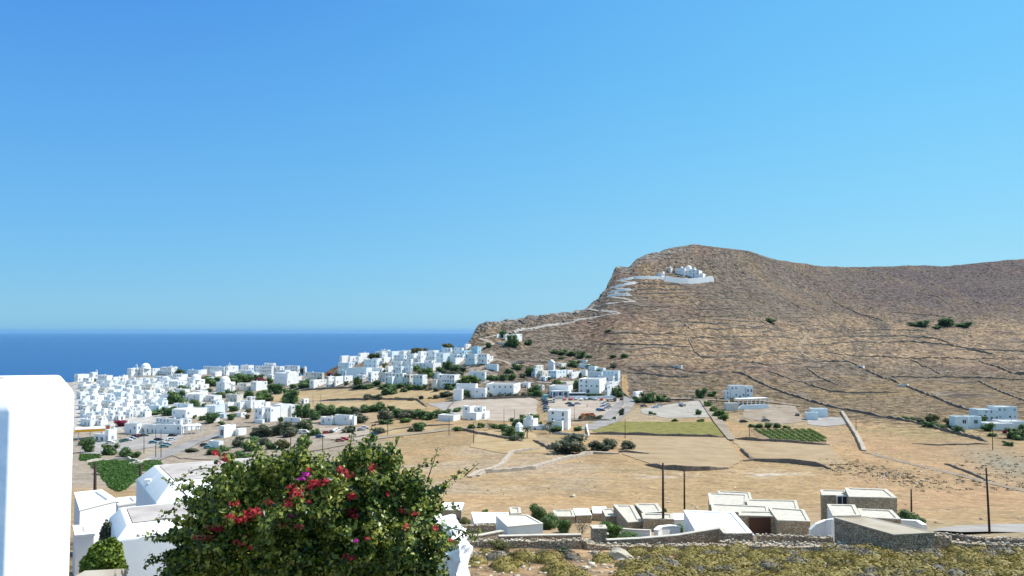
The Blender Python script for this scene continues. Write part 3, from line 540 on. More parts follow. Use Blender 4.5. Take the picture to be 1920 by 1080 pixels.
HW = [ # hillside walls, traced
 ([(1394, 471), (1431, 486), (1481, 502)], 'dark stone wall running down from the crest'), ([(1523, 530), (1551, 548), (1566, 567), (1588, 578), (1622, 593), (1656, 600)], 'long dark wall running down the slope'),
 ([(1740, 553), (1760, 557), (1785, 575), (1796, 595)], 'curving wall descending the slope'), ([(1667, 586), (1730, 590), (1788, 595)], 'straight wall across the slope'),
 ([(1506, 649), (1560, 644), (1633, 642), (1700, 642), (1774, 648), (1869, 666)], 'long wall curving round a tan terrace'), ([(1526, 634), (1630, 631), (1731, 633), (1760, 637), (1790, 650), (1850, 660)], 'long wall bounding an upper terrace'),
 ([(1380, 634), (1440, 632), (1496, 634)], 'level wall across the terraces'), ([(1380, 669), (1440, 664), (1495, 663)], 'low wall under a tan terrace'), ([(1546, 665), (1620, 667), (1698, 671), (1800, 672), (1920, 673)], 'very long level wall across the slope'),
 ([(1535, 679), (1594, 682), (1625, 694), (1661, 708), (1698, 725), (1724, 735), (1760, 748), (1789, 761), (1832, 774)], 'long diagonal wall running down to the houses'), ([(1706, 672), (1735, 686), (1765, 701)], 'short diagonal wall'),
 ([(1661, 706), (1780, 706), (1850, 709), (1925, 711)], 'long straight boundary wall'), ([(1833, 676), (1870, 688), (1906, 699), (1930, 702)], 'diagonal wall below the level walls'), ([(1833, 713), (1864, 730), (1895, 742), (1925, 753)], 'dark diagonal wall at the hill foot'),
 ([(1372, 698), (1402, 707), (1450, 730), (1478, 740), (1493, 744), (1520, 753), (1560, 764), (1599, 771), (1653, 782), (1714, 792), (1782, 811), (1850, 828)], 'great boundary wall along the foot of the hill'), ([(1512, 690), (1540, 705), (1571, 721)], 'faint diagonal wall'),
 ([(1422, 600), (1436, 609), (1461, 610)], 'small bent wall enclosing a shrub'), ([(1136, 628), (1200, 627), (1285, 628)], 'dark terrace wall across the slope'), ([(1293, 634), (1340, 636), (1400, 633)], 'terrace wall'), ([(1276, 603), (1330, 604), (1377, 607)], 'upper terrace wall'),
 ([(1166, 574), (1210, 574), (1256, 575)], 'terrace wall beside the path foot'), ([(1282, 606), (1290, 614), (1296, 620)], 'short crossing wall'), ([(1299, 579), (1345, 581), (1394, 583)], 'high terrace wall'), ([(1290, 634), (1301, 654), (1304, 662), (1316, 671), (1349, 671)], 'wall bending round a square terrace'),
 ([(1121, 648), (1200, 649), (1293, 649)], 'low level wall'), ([(1195, 532), (1240, 533), (1290, 535)], 'terrace wall just under the church'), ([(1196, 541), (1250, 542), (1300, 540)], 'second terrace wall under the church'), ([(1192, 550), (1235, 549), (1270, 551)], 'third terrace wall under the church'),
 ([(1340, 548), (1400, 549), (1450, 552)], 'broken terrace wall'), ([(1350, 560), (1420, 561), (1480, 565)], 'broken lower terrace wall'), ([(1310, 592), (1370, 594), (1440, 592)], 'terrace wall among brush'), ([(1320, 616), (1390, 617), (1470, 618)], 'wall over a tan terrace'),
 ([(1210, 690), (1260, 689), (1330, 700), (1372, 698)], 'rough wall along the brush'), ([(1175, 700), (1230, 704), (1290, 706), (1360, 696)], 'low brush covered wall'), ([(1345, 690), (1400, 682), (1440, 686), (1535, 680)], 'rough wall along a lane'),
 ([(1560, 622), (1650, 618), (1740, 622)], 'broken wall over a terrace'), ([(1810, 655), (1870, 656), (1925, 660)], 'far level wall'), ([(1440, 700), (1500, 716), (1560, 735), (1600, 738), (1690, 736)], 'thin wall across the dry grass'),
 ([(1180, 746), (1170, 740), (1160, 720), (1163, 704)], 'thin kerb wall beside the sand lane'),
]
for p, d in HW: wall(p, .95 if len(p) < 6 else 1.2, .9, desc=d, seg=3.0, rough=.5)
FW = [
 ([(1100, 814), (1160, 815), (1260, 818), (1358, 820)], 'stone wall edging the green field', 1.1), ([(1368, 823), (1460, 829), (1500, 832), (1556, 835)], 'stone wall under the vine rows', 1.2),
 ([(1212, 872), (1243, 879), (1285, 883), (1330, 882), (1364, 879)], 'thick dark wall curving under the ploughed field', 1.25), ([(1395, 865), (1414, 864), (1480, 869), (1547, 876), (1556, 880)], 'thick dark wall under the bare field', 1.25),
 ([(1389, 843), (1397, 850), (1408, 860)], 'short crossing wall between two fields', 1.0), ([(1160, 848), (1190, 850), (1217, 851)], 'short wall by the round bushes', 1.2), ([(600, 752), (700, 749), (782, 750), (790, 756), (799, 763)], 'dark wall dividing two golden fields', 1.1),
 ([(560, 733), (620, 729), (680, 727)], 'brown wall behind the golden field', 1.2), ([(1710, 832), (1760, 835), (1853, 833)], 'broken wall on the orange slope', .6), ([(1772, 870), (1810, 884), (1853, 902)], 'pale broken wall on the orange slope', .6),
 ([(850, 803), (905, 815), (945, 822), (980, 828)], 'low wall by the lower road', 1.0), ([(1000, 826), (1030, 842), (1085, 846)], 'wall below the house with palms', 1.0), ([(1066, 790), (1110, 789), (1150, 789)], 'low wall behind the green field', 1.0),
 ([(860, 750), (930, 748), (990, 746), (1016, 745)], 'brown retaining wall of the football ground', 1.2), ([(855, 751), (843, 762), (838, 775)], 'thin wall at the ground end', .8), ([(630, 797), (600, 794), (585, 795)], 'garden wall', 1.2),
 ([(470, 800), (450, 802), (425, 803)], 'pale garden wall', 1.0), ([(690, 818), (740, 806), (790, 800), (850, 796)], 'low wall above the lower road', .7), ([(620, 826), (660, 822), (700, 815)], 'rubble bank', .8),
]
for p, d, h in FW: wall(p, h, .7, desc=d, seg=3.0)
wall([(1578, 773), (1591, 794), (1600, 808), (1607, 819), (1620, 846)], 1.3, 1.6, 'palestone', 'thick pale wall running downhill')
wall([(880, 895), (905, 888), (930, 886), (1000, 880), (1050, 864), (1110, 851), (1160, 851)], 1.0, 1.6, 'palestone', 'pale tumbled terrace wall curving across the field')
wall([(895, 893), (940, 874), (960, 850), (1010, 842)], .9, 1.4, 'palestone', 'low pale terrace wall')
wall([(205, 862), (240, 861), (262, 868)], .8, .6, 'cap', 'white stone kerb'); wall([(162, 866), (200, 862)], .8, .6, 'cap', 'white stone kerb of the kitchen garden'); wall([(240, 870), (262, 868), (284, 862)], .8, .6, 'cap', 'white kerb above the green plot')
wall([(1100, 801), (1102, 812), (1104, 818)], 1.4, .5, 'white', 'white plastered wall', cat='wall', name='garden_wall'); wall([(1035, 813), (1070, 817), (1103, 819)], 1.0, .5, 'cap', 'pale garden wall')
wall([(1155, 789), (1164, 772), (1174, 760)], 1.5, .5, 'palestone', 'pink roadside wall'); wall([(1385, 768), (1442, 766)], 2.6, .8, 'whiteb', 'grey blue retaining wall', name='retaining_wall', rough=.02)
wall([(1036, 748), (1062, 748.5)], 1.9, .6, 'whitew', 'pale plastered wall behind the parked cars', name='garden_wall', rough=.02)
wall([(1062, 748), (1110, 748), (1155, 746)], 1.6, .6, 'whiteb', 'long pale wall along the car park', name='garden_wall', rough=.02)
wall([(1245, 528), (1290, 529), (1338, 527)], 6.2, 1.2, 'white', 'long white retaining wall holding the church terrace', name='church_wall', rough=.01)
wall([(1188, 524), (1216, 524.5), (1246, 524)], 3.2, .8, 'white', 'lower white wall leading to the church', name='church_wall', rough=.02)
for i, (a, b) in enumerate([((1139, 559), (1180, 553)), ((1143, 549.5), (1184, 543.5)), ((1149, 539.5), (1192, 531.5)), ((1160, 526.5), (1189, 523)), ((1108, 579.5), (1140, 573))]):
    wall([a, ((a[0] + b[0]) / 2, (a[1] + b[1]) / 2), b], 2.6 if i < 4 else 1.2, .7, 'white' if i < 4 else 'palestone', 'white parapet of one path bend', name='path_parapet', rough=.1)
# ------------------------------------------------------------------ house parts
def unit_window(name, m, depth_=.16):
    """1 x 1 opening centred on the origin, facing -y: a raised surround with the leaf set back in it"""
    mb = MB(); t = .10
    for x0, x1, z0, z1 in ((-.5, .5, .5 - t, .5), (-.5, .5, -.5, -.5 + t), (-.5, -.5 + t, -.5 + t, .5 - t), (.5 - t, .5, -.5 + t, .5 - t)):
        mb.box(((x0 + x1) / 2, 0, z0), ((x1 - x0) / 2, 0, 0), (0, depth_ / 2, 0), z1 - z0, 0)
    mb.box((0, .0, -.5 + t), (.5 - t, 0, 0), (0, .05, 0), 1 - 2 * t, 1)
    mb.box((0, -.06, -.5 + t), (.03, 0, 0), (0, .02, 0), 1 - 2 * t, 0)
    return mb.mesh(name, [M['white'] if name != 'w_d' else M['winb'], m])
WM = {k: unit_window('w_' + k, M[v]) for k, v in {'b': 'winb', 'd': 'wind', 'g': 'wing', 'n': 'winn'}.items()}
WM['d'].materials[0] = M['white']; WM['n'].materials[0] = M['winn']
def opening(kind, parent, p, ang, w, h, m='b'):
    o = bpy.data.objects.new(kind, WM[m]); COL.objects.link(o); o.parent = parent
    o.location = p - parent.location; o.rotation_euler = (0, 0, ang); o.scale = (w, 1, h); return o
def house(blocks, desc='white cube house', group=None, rot=33, wall='white', roof='roofw', wins='b', cat='house', name='house', label=None, dens=1.0, chim=True, seed=None, pos=None, storey=3.1):
    b0 = blocks[0]; xc = b0[1]; base = G(xc, b0[3]); Y0 = base.y; sx_ = int(b0[0] * 13 + b0[3] * 7) if seed is None else seed; rnd = random.Random(sx_)
    o = emp(name, base, label, cat, group)
    for bi, bl in enumerate(blocks):
        x0, xc, x1, yb, yt = bl[:5]; opt = bl[5] if len(bl) > 5 else {}
        Yc = Y0 + opt.get('off', 0); th = R(opt.get('rot', rot)); ct, st = math.cos(th), math.sin(th)
        u0, _ = ray(x0, yb); uc, vb = ray(xc, yb); u1, _ = ray(x1, yb); vt = ray(xc, yt)[1]
        C = Vector((uc * Yc, Yc)); zt = vt * Yc; zb = vb * Yc
        if 'z' in opt: zt += opt['z']
        if x1 - xc < 1.5: th = 0.0; ct, st = 1.0, 0.0
        wl_ = (C.x - u0 * Yc) / (ct + u0 * st) if xc > x0 else 3.0
        den = st - u1 * ct
        wr = (u1 * Yc - C.x) / den if (x1 - xc >= 1.5 and den > .05) else opt.get('d', max(4.0, min(9.0, wl_ * .8)))
        wl_ = max(1.2, wl_); wr = max(1.2, min(opt.get('dmax', 22.0), wr)); d1 = Vector((-ct, st)); d2 = Vector((st, ct)) if th else Vector((0, 1))
        A = C + d1 * wl_; B = C + d2 * wr; D_ = A + d2 * wr
        quad = [A, C, B, D_]; ob = 2.2 if bi == 0 or not opt.get('up') else 0.0
        m_w = opt.get('wall', wall); m_r = opt.get('roof', roof); pw = .28; pd = opt.get('par', .38)
        mb = MB(); lo = zb - ob; nq = 4
        # outer walls, parapet, inner parapet faces
        cen = sum(quad, Vector((0, 0))) / 4
        inn = [q + (Vector(((C - A).normalized().x, (C - A).normalized().y)) * (pw if q in (A, D_) else -pw)) + d2 * (pw if q in (A, C) else -pw) for q in quad]
        vs = [(q.x, q.y, lo) for q in quad] + [(q.x, q.y, zt) for q in quad] + [(q.x, q.y, zt) for q in inn] + [(q.x, q.y, zt - pd) for q in inn]
        fs = []
        for k in range(4):
            j = (k + 1) % 4; fs += [(k, j, 4 + j, 4 + k), (4 + k, 4 + j, 8 + j, 8 + k), (8 + k, 8 + j, 12 + j, 12 + k)]
        mb.add(vs, fs); mb.build('wall', M[m_w], o)
        rb = MB(); rb.poly([(q.x, q.y, zt - pd + .02) for q in inn]); rb.build('roof', M[m_r], o)
        H = zt - zb; ns = max(1, int(H / storey + .25)); sh = H / ns
        for face, (P0, dr, Lw, ang) in enumerate(((A, -d1, wl_, -th), (C, d2, wr, math.pi / 2 - th))):
            if face == 1 and th == 0: continue
            if opt.get('nowin') or Lw < 2.0: continue
            nw = max(1, int(Lw / 3.4 * dens + .5)); 
            for s in range(ns):
                if s == 0 and opt.get('hide0'): continue
                for k in range(nw):
                    if rnd.random() < .22 + .25 * face: continue
                    t = (k + .5) / nw * Lw; q = P0 + dr * t; isd = (s == 0 and rnd.random() < .4) or (ns > 1 and s > 0 and rnd.random() < .25)
                    hh = 2.2 if isd else rnd.choice((1.2, 1.4, 1.5)); ww = rnd.choice((1.1, 1.3)) if isd else rnd.choice((1.0, 1.2, 1.4))
                    zc = zb + s * sh + (hh / 2 + .12 if isd else min(sh * .6, sh - hh / 2 - .35)); 
                    if zc + hh / 2 > zt - .25: continue
                    mk = opt.get('wins', wins); mk = rnd.choice(mk) if len(mk) > 1 else mk
                    opening('door' if isd else 'window', o, Vector((q.x, q.y, zc)), ang, ww, hh, mk)
        for (t, ww, hh, mk) in opt.get('doors', ()):
            q = A - d1 * wl_ * t; opening('door', o, Vector((q.x, q.y, zb + hh / 2 + opt.get('dz', .1))), -th, ww, hh, mk)
        if chim and not opt.get('nochim') and rnd.random() < .35:
            q = A + (C - A) * rnd.uniform(.2, .8) + d2 * wr * rnd.uniform(.3, .9); cb = MB(); s = .3; cb.box((q.x, q.y, zt - pd), (s, 0, 0), (0, s, 0), pd + .8); cb.box((q.x, q.y, zt + .8), (s * 1.3, 0, 0), (0, s * 1.3, 0), .12); cb.build('chimney', M['white'], o)
        if opt.get('dome'):
            rr = opt['dome'][1] * Yc / FPX; dp = opt['dome'][0]; off = opt['dome'][2] if len(opt['dome']) > 2 else 2.5; Yd = Yc + off; q = Vector((ray(dp, yt)[0] * Yd, Yd, zt - .3))
            db = MB(); n = 7; db.lathe(q, [(rr * 1.02, 0), (rr * 1.02, rr * .25)] + [(rr * math.cos(a), rr * .25 + rr * math.sin(a)) for a in [k * math.pi / 2 / n for k in range(n)]] + [(.05, rr * 1.25), (.05, rr * 1.25 + .9)], 18); db.build('dome', M['white'], o, True)
        if opt.get('bell'):
            bx, bh = opt['bell']; Yd = Yc + 1.2; q = Vector((ray(bx, yt)[0] * Yd, Yd, zt - .3)); db = MB()
            for s in (-1, 1): db.box((q.x + s * .7, q.y, q.z), (.22, 0, 0), (0, .3, 0), bh * .6)
            db.box((q.x, q.y, q.z + bh * .6), (.95, 0, 0), (0, .34, 0), .35); db.box((q.x, q.y, q.z + bh * .6 + .35), (.5, 0, 0), (0, .25, 0), bh * .2); db.box((q.x, q.y, q.z + bh * .8 + .35), (.06, 0, 0), (0, .06, 0), 1.1); db.box((q.x, q.y, q.z + bh * .8 + .95), (.3, 0, 0), (0, .05, 0), .1); db.build('belfry', M['white'], o)
    if not label: place(o, desc, (b0[0] + b0[2]) / 2 if pos is None else pos[0], b0[3] if pos is None else pos[1])
    return o
h = house
# ---- dense old village on the sea side, tiled in rows up the slope
random.seed(11)
DESC = ['small white cube house', 'white two-storey cube house', 'whitewashed house with blue shutters', 'plain white house with flat roof', 'white house with grey flat roof', 'narrow white house', 'wide low white house']
rowsV = [(720, 158, 325), (725, 150, 345), (730, 148, 350), (736, 148, 350), (742, 148, 316), (748, 148, 312), (754, 150, 314), (761, 150, 312), (768, 150, 292), (775, 152, 284), (782, 152, 276), (790, 152, 232), (799, 150, 196)]
for ri, (yb, xa, xb) in enumerate(rowsV):
    x = xa + random.uniform(-6, 2)
    while x < xb:
        w = random.uniform(12, 27); hgt = random.uniform(7, 11.5) * (1 + ri * .03)
        if random.random() < .06: x += random.uniform(3, 7); continue
        xc = x + w * random.uniform(.3, .75); tall = hgt > 11
        mix = random.random(); wl_ = 'white' if mix < .86 else ('whiteb' if mix < .94 else 'whitew'); rf = random.choice(['roofw', 'roofw', 'roofw', 'roofg'])
        bl = [(x, xc, x + w, yb + random.uniform(-1.5, 1.5), yb - hgt)]
        if random.random() < .3 and w > 16: bl.append((x + w * .3, xc + w * .1, x + w * .9, yb - hgt + 1, yb - hgt - 4.5, {'off': 3, 'up': 1}))
        if random.random() < .2: bl.append((x + w * .1, x + w * .35, x + w * .5, yb + 1.5, yb - hgt * .5, {'off': -2.5}))
        d = ('small ' if w < 16 else 'wide ' if w > 21 else '') + ('tall ' if tall else 'low ' if hgt < 9 else '') + {'white': 'white', 'whiteb': 'pale blue-white', 'whitew': 'cream'}[wl_] + (' house with grey roof' if rf == 'roofg' else ' house') + (' and upper room' if len(bl) > 1 and bl[1][5].get('up') else '')
        h(bl, d, 'houses packed in the old village', rot=random.uniform(20, 42), wall=wl_, roof=rf, wins=random.choice(['d', 'dg', 'b', 'db']), dens=random.uniform(.7, 1.2))
        x += w * random.uniform(.86, 1.1)
V = 'houses of the village'
# ---- traced houses (x0, corner, x1, base, top) in photo pixels
h([(139, 146, 167, 714, 702)], 'long white house at the village rim', V); h([(168, 173, 183, 707, 698, {'bell': (181, 2.5)})], 'white house with a little cross', V)
h([(183, 200, 211, 720, 704), (184, 201, 203, 721, 711, {'off': -2, 'wins': 'd'})], 'white house with dark glazed porch', V, wins='d'); h([(210, 213, 231, 719, 707)], 'plain white house', V, wins='d'); h([(228, 231, 240, 716, 704)], 'small white house', V)
o = h([(238, 246, 262, 704, 691), (253, 257, 266, 694, 690, {'off': 4, 'bell': (256, 4.0), 'up': 1, 'nowin': 1}), (262, 268, 284, 704, 691, {'off': 3, 'dome': (273, 8.3, 5)})], name='church', cat='church', label='white parish church with big round dome and pointed belfry at the village rim', wins='d')
h([(283, 286, 300, 704, 691)], 'plain white house beside the church', V, wins='d'); h([(301, 321, 331, 703, 689, {'wins': 'd'}), (316, 328, 333, 691, 687.5, {'off': 3, 'up': 1, 'nowin': 1})], 'white house with arched loggia', V, dens=1.3)
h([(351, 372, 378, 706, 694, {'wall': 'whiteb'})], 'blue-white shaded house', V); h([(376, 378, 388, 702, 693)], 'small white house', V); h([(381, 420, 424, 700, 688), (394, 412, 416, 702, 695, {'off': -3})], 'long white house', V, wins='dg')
h([(421, 424, 446, 703, 687, {'bell': (430, 3.6)})], 'white chapel with bell gable and cross', None, cat='chapel', name='chapel', wins='d'); h([(311, 325, 328, 713, 704)], 'white house', V); h([(326, 340, 352, 714, 702, {'wins': 'd'})], 'white house with dark doorways', V)
h([(290, 305, 316, 718, 706)], 'white stepped house', V)
h([(353, 362, 384, 731, 712, {'dome': (367, 8.5, 5), 'wins': 'd'}), (351, 357, 366, 731, 719, {'off': -3, 'wins': 'd'}), (372, 376, 392, 731, 721, {'off': 1, 'wins': 'd'})], name='church', cat='church', label='white church with dome and stepped side wings among village roofs', dens=.5)
h([(316, 333, 351, 732, 715)], 'large white house', V, wins='g'); h([(343, 374, 385, 753, 740), (346, 350, 383, 744, 737, {'off': 6, 'roof': 'rooft', 'up': 1, 'nowin': 1})], 'wide white house with tan roof', V)
h([(386, 401, 416, 753, 742)], 'white house', V, wins='d')
h([(405, 421, 441, 735, 717, {'dome': (422, 9.3, 4.5), 'wins': 'd'}), (433, 436, 441, 735, 720, {'off': 2})], name='chapel', cat='chapel', label='white square chapel with low round dome between trees', dens=.3, wins='d')
h([(423, 444, 456, 753, 740)], 'ruined tan stone house', V, wall='whitew', roof='rooft', wins='d'); h([(325, 352, 362, 769, 758)], 'low house with tan roof', V, wall='whiteb', roof='rooft')
h([(322, 348, 388, 785, 768.5)], 'long white house with blue door', V, wins='b', rot=28); h([(384, 403, 422, 778, 761, {'wins': 'g'})], 'curved pale house', V, wall='whiteb'); h([(402, 405, 420, 770, 752)], 'white house', V); h([(424, 427, 439, 769, 755)], 'white house', V)
h([(292, 338, 343, 798, 787)], 'long house under a tan roof', V, roof='rooft', wins='d'); h([(337, 352, 359, 795, 786)], 'low white house with tan roof', V, roof='rooft')
h([(233, 256, 265, 814, 795)], 'white shop with blue door', V, roof='roofg', wins='b', rot=26); h([(264, 290, 297, 813, 797)], 'white shop in shade', V, roof='roofg', wins='bd', rot=26)
h([(292, 340, 345, 813, 797, {'wins': 'd'})], 'long low white shop', V, roof='rooft', rot=15)
def porch(pts, yt, desc, cols=5, roof='white', name='porch', cat='porch', hgt=None, dep=3.5):
    a, b = G(*pts[0]), G(*pts[1]); e = emp(name, a, None, cat); zt = ray(pts[0][0], yt)[1] * a.y; d = (b - a); d.z = 0; L = d.length; d.normalize(); nrm = Vector((-d.y, d.x, 0))
    mb = MB(); c = (a + b) / 2 + nrm * dep / 2; mb.box((c.x, c.y, zt), d * (L / 2 + .3), nrm * (dep / 2 + .3), .35); mb.build('roof', M[roof], e)
    for k in range(cols):
        q = a + d * L * k / (cols - 1); pb = MB(); pb.box((q.x, q.y, q.z - 1.5), d * .28, nrm * .28, zt - q.z + 1.5); pb.build('pillar', M['white'], e)
    place(e, desc, (pts[0][0] + pts[1][0]) / 2, pts[0][1]); return e
h([(344, 349, 376, 811, 797, {'off': 5, 'wins': 'd'})], 'white taverna', V, wins='dn'); porch([(342, 815), (376, 812)], 800, 'white porch with square pillars', 5)
h([(410, 420, 442, 821, 799, {'nowin': 1, 'nochim': 1, 'doors': [(.6, 2.2, 3.6, 'd')], 'dz': .6})], 'white workshop with tall dark doorway', V, rot=24)
h([(441, 447, 462, 817, 804, {'nowin': 1})], 'small windowless white annex', V); h([(391, 410, 419, 840, 828, {'nowin': 1, 'nochim': 1})], 'low white garage', V)
h([(420, 426, 438, 768, 756)], 'white house', V); h([(441, 450, 473, 768, 754, {'wins': 'd'}), (452, 470, 474, 767, 752, {'off': 1, 'wins': 'db'})], 'white house with shaded balcony', V); h([(472, 477, 497, 766, 752)], 'tall white house', V, wins='g'); h([(495, 498, 507, 765, 754)], 'white house', V)
h([(477, 491, 496, 792, 766, {'wins': 'b'}), (491, 507, 525, 792, 764, {'wins': 'b', 'off': 1.5}), (478, 492, 496, 795, 787, {'off': -4, 'nowin': 1})], label='two-storey white house with bright blue doors, balcony and shutters above the bushes', dens=1.4, rot=28, wins='b')
h([(511, 526, 546, 784, 759, {'nowin': 1}), (535, 546, 561, 782, 760, {'off': 5, 'wall': 'white'})], 'large plain white house with flat roof', V, wins='g'); h([(533, 561, 564, 793, 784)], 'low white outbuilding', V, wins='g'); h([(565, 570, 579, 758, 748)], 'small white shed', V, wins='d')
h([(424, 437, 447, 697, 686)], 'white house on the rim', V); h([(451, 466, 476, 694, 685)], 'white house on the rim', V); h([(449, 472, 477, 703, 695)], 'low white house', V, wall='whiteb')
h([(478, 509, 513, 699, 687, {'wins': 'd'}), (495, 513, 517, 689, 681, {'off': 4, 'up': 1, 'wins': 'd'})], 'white hotel with arcade of dark arches', V, dens=1.5); h([(514, 525, 533, 697, 687)], 'white house on the rim', V, wins='d'); h([(534, 558, 562, 698, 686, {'wins': 'd'})], 'wide white house with terrace', V); h([(569, 572, 575, 700, 688)], 'narrow white house', V)
h([(514, 539, 560, 722, 700, {'nowin': 1}), (519, 538, 546, 723, 711, {'off': -3, 'wins': 'g'}), (536, 542, 556, 708, 697, {'off': 4, 'up': 1, 'nowin': 1})], 'tall stepped white house beside dark trees', V, dens=.6)
h([(470, 480, 501, 733, 716, {'wins': 'd'}), (444, 462, 472, 733, 719, {'off': 2, 'wall': 'whitew', 'wins': 'd'})], 'white house under a crimson creeper', V, wins='d')
h([(572, 604, 608, 713, 699, {'wins': 'd'})], 'low pale house with arches', V, wall='whitew'); h([(580, 588, 612, 728, 713)], 'white house', V, wins='g')
h([(612, 616, 627, 728, 706, {'wins': 'd'}), (626, 629, 644, 728, 706, {'wins': 'd'}), (643, 646, 661, 728, 705, {'wins': 'd'})], label='row of three white two-storey blocks with dark arches beside the golden field', rot=30, dens=.9, wins='d')
# headland village
h([(638, 641, 655, 679, 667), (636, 640, 644, 682, 671, {'wall': 'whiteb'})], 'white house at the headland tip', V, wins='d'); h([(653, 656, 670, 677, 668)], 'white house', V, wins='d'); h([(668, 673, 686, 678, 669)], 'white house', V); h([(671, 676, 692, 673, 662)], 'white house on the skyline', V, wins='g')
h([(634, 654, 669, 693, 680, {'roof': 'whitew'})], 'shade-tinted blue house with pinkish roof', V, wall='whiteb'); h([(682, 706, 710, 691, 674.5, {'wins': 'd'})], 'white house with two dark windows', V, wall='whiteb', dens=.7); h([(649, 687, 697, 705, 690, {'nowin': 1})], 'long windowless pale building', V, wall='whiteb', rot=22); h([(633, 648, 651, 704, 694)], 'pale blue low house', V, wall='whiteb')
h([(688, 716, 720, 699, 690)], 'long pale terrace house', V); h([(690, 696, 712, 716, 699, {'wins': 'd'})], 'white guest house', V); h([(710, 722, 726, 716, 698)], 'plain cream block', V, wall='whitew')
h([(722, 755, 759, 723, 700, {'wins': 'd'}), (726, 735, 742, 724, 706, {'off': -2, 'nowin': 1})], 'two-storey white hotel with many windows', V, dens=1.2, rot=25); h([(757, 768, 776, 724, 702)], 'beige balcony block', V, wall='whitew', wins='n'); h([(774, 792, 801, 726, 703)], 'white balcony block behind bare trees', V, wins='dn')
h([(716, 720, 733, 684, 670)], 'white house', V, wins='d'); h([(714, 727, 732, 664, 656)], 'small white house on the skyline', V); h([(727, 735, 751, 674, 659, {'wall': 'whiteb'})], 'large pale house on the skyline', V); h([(738, 757, 763, 679, 666, {'wins': 'd'})], 'pale blue house', V, wall='whiteb'); h([(711, 717, 728, 673, 662)], 'white house', V)
h([(733, 752, 757, 689, 677)], 'white house by crimson flowers', V, wins='d'); h([(757, 771, 774, 688, 673)], 'white house', V); h([(737, 752, 757, 699, 687, {'wins': 'd'}), (752, 770, 774, 700, 687, {'wins': 'd'})], 'pair of pale blue houses with arches', V, wall='whiteb', dens=1.4); h([(724, 728, 738, 699, 687)], 'narrow white house', V); h([(700, 706, 716, 688, 677)], 'small white house', V)
h([(773, 776, 784, 681, 663)], 'white house', V, wins='d'); h([(783, 789, 799, 681, 659)], 'tall white house with tan chimney box', V); h([(799, 815, 820, 676, 659, {'wins': 'd'})], 'large pale house on the skyline', V, wall='whiteb'); h([(818, 831, 843, 681, 662)], 'blue-white house', V, wall='whiteb'); h([(828, 845, 848, 664, 652, {'wins': 'd'})], 'pale house on the skyline', V, wall='whiteb')
h([(851, 866, 870, 668, 652, {'wins': 'd'})], 'pale house with small windows', V, wall='whiteb', dens=1.4); h([(866, 870, 886, 667, 657, {'wins': 'd'})], 'pale blue house', V, wall='bluewash'); h([(871, 874, 883, 655, 645)], 'small white house with red creeper', V); h([(884, 895, 902, 663, 650)], 'turquoise washed house', V, wall='bluewash')
h([(843, 857, 862, 675, 664)], 'pale house', V, wall='whiteb'); h([(850, 854, 875, 682, 671, {'nowin': 1})], 'plain cream-white box house', V); h([(872, 890, 895, 679, 664, {'wins': 'd'})], 'white house with blue doors', V, wall='whiteb'); h([(897, 913, 918, 680, 664, {'wins': 'd'})], 'white house with tall dark doorways', V, wins='d', dens=1.3); h([(915, 919, 925, 675, 668)], 'small white shed', V, wins='d')
h([(773, 812, 827, 692, 681, {'wins': 'd'}), (795, 810, 815, 683, 676, {'off': 4, 'up': 1, 'wins': 'd'})], 'long white terrace house', V); h([(810, 824, 827, 708, 699)], 'pale blue annex', V, wall='whiteb')
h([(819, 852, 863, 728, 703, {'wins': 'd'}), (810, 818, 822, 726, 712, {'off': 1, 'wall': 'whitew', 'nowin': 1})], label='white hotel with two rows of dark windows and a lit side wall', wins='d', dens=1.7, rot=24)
h([(879, 909, 912, 711, 697, {'wins': 'd'})], 'white house raised over twin dark arches', V, dens=.9, wins='d'); h([(912, 932, 935, 692, 683, {'nowin': 1})], 'windowless pale green-white shed', V, wall='whiteb')
h([(930, 932, 940, 635, 627)], 'small cream cottage', V, wins='d'); h([(944, 948, 957, 641, 627)], 'white farm wing', V, wins='d'); h([(958, 962, 981, 641, 626, {'dmax': 14})], 'white farmhouse', V, wins='d'); h([(915, 944, 948, 649, 642)], 'low cream farm wall house', V, wall='whitew', wins='d', dens=.5)
# middle group
o = h([(1027, 1038, 1041, 694, 679, {'nochim': 1, 'wins': 'd'})], label='small white gabled tower house standing above the middle village', wins='d', dens=.8, wall='white', name='tower_house', cat='tower')
tb = MB(); g0 = [v for v in o.children if v.name.startswith('wall')][0].data.vertices; zz = max(v.co.z for v in g0); top = [Vector(v.co) for v in g0][4:8]
rp = (top[0] + top[3]) / 2 + Vector((0, 0, 2.2)); rq = (top[1] + top[2]) / 2 + Vector((0, 0, 2.2))
rp = (top[0] + top[1]) / 2 + Vector((0, 0, 1.8)); rq = (top[2] + top[3]) / 2 + Vector((0, 0, 1.8))
tb.poly([top[0], top[1], rp]); tb.poly([top[2], top[3], rq]); tb.poly([top[1], top[2], rq, rp]); tb.poly([top[3], top[0], rp, rq]); tb.build('gable_roof', M['white'], o, rel=False)
h([(996, 1004, 1008, 706, 690), (1001, 1006, 1019, 700, 685, {'off': 5, 'wall': 'whitew'})], 'grey and cream stepped house', V, wall='whiteb', wins='d'); h([(1006, 1017, 1031, 707, 695)], 'grey stone house', V, wall='whitew', wins='d', roof='rooft')
h([(1028, 1043, 1062, 712, 695, {'wins': 'd'})], 'shade-tinted blue house with white front', V, wall='whiteb', dens=1.3); h([(1042, 1053, 1064, 691, 681)], 'cream house', V, wall='whitew', wins='d'); h([(1067, 1072, 1090, 712, 698)], 'white house with pergola posts', V, wins='d'); h([(1086, 1098, 1102, 707, 694, {'wins': 'd'})], 'white house with tall windows', V, wins='d')
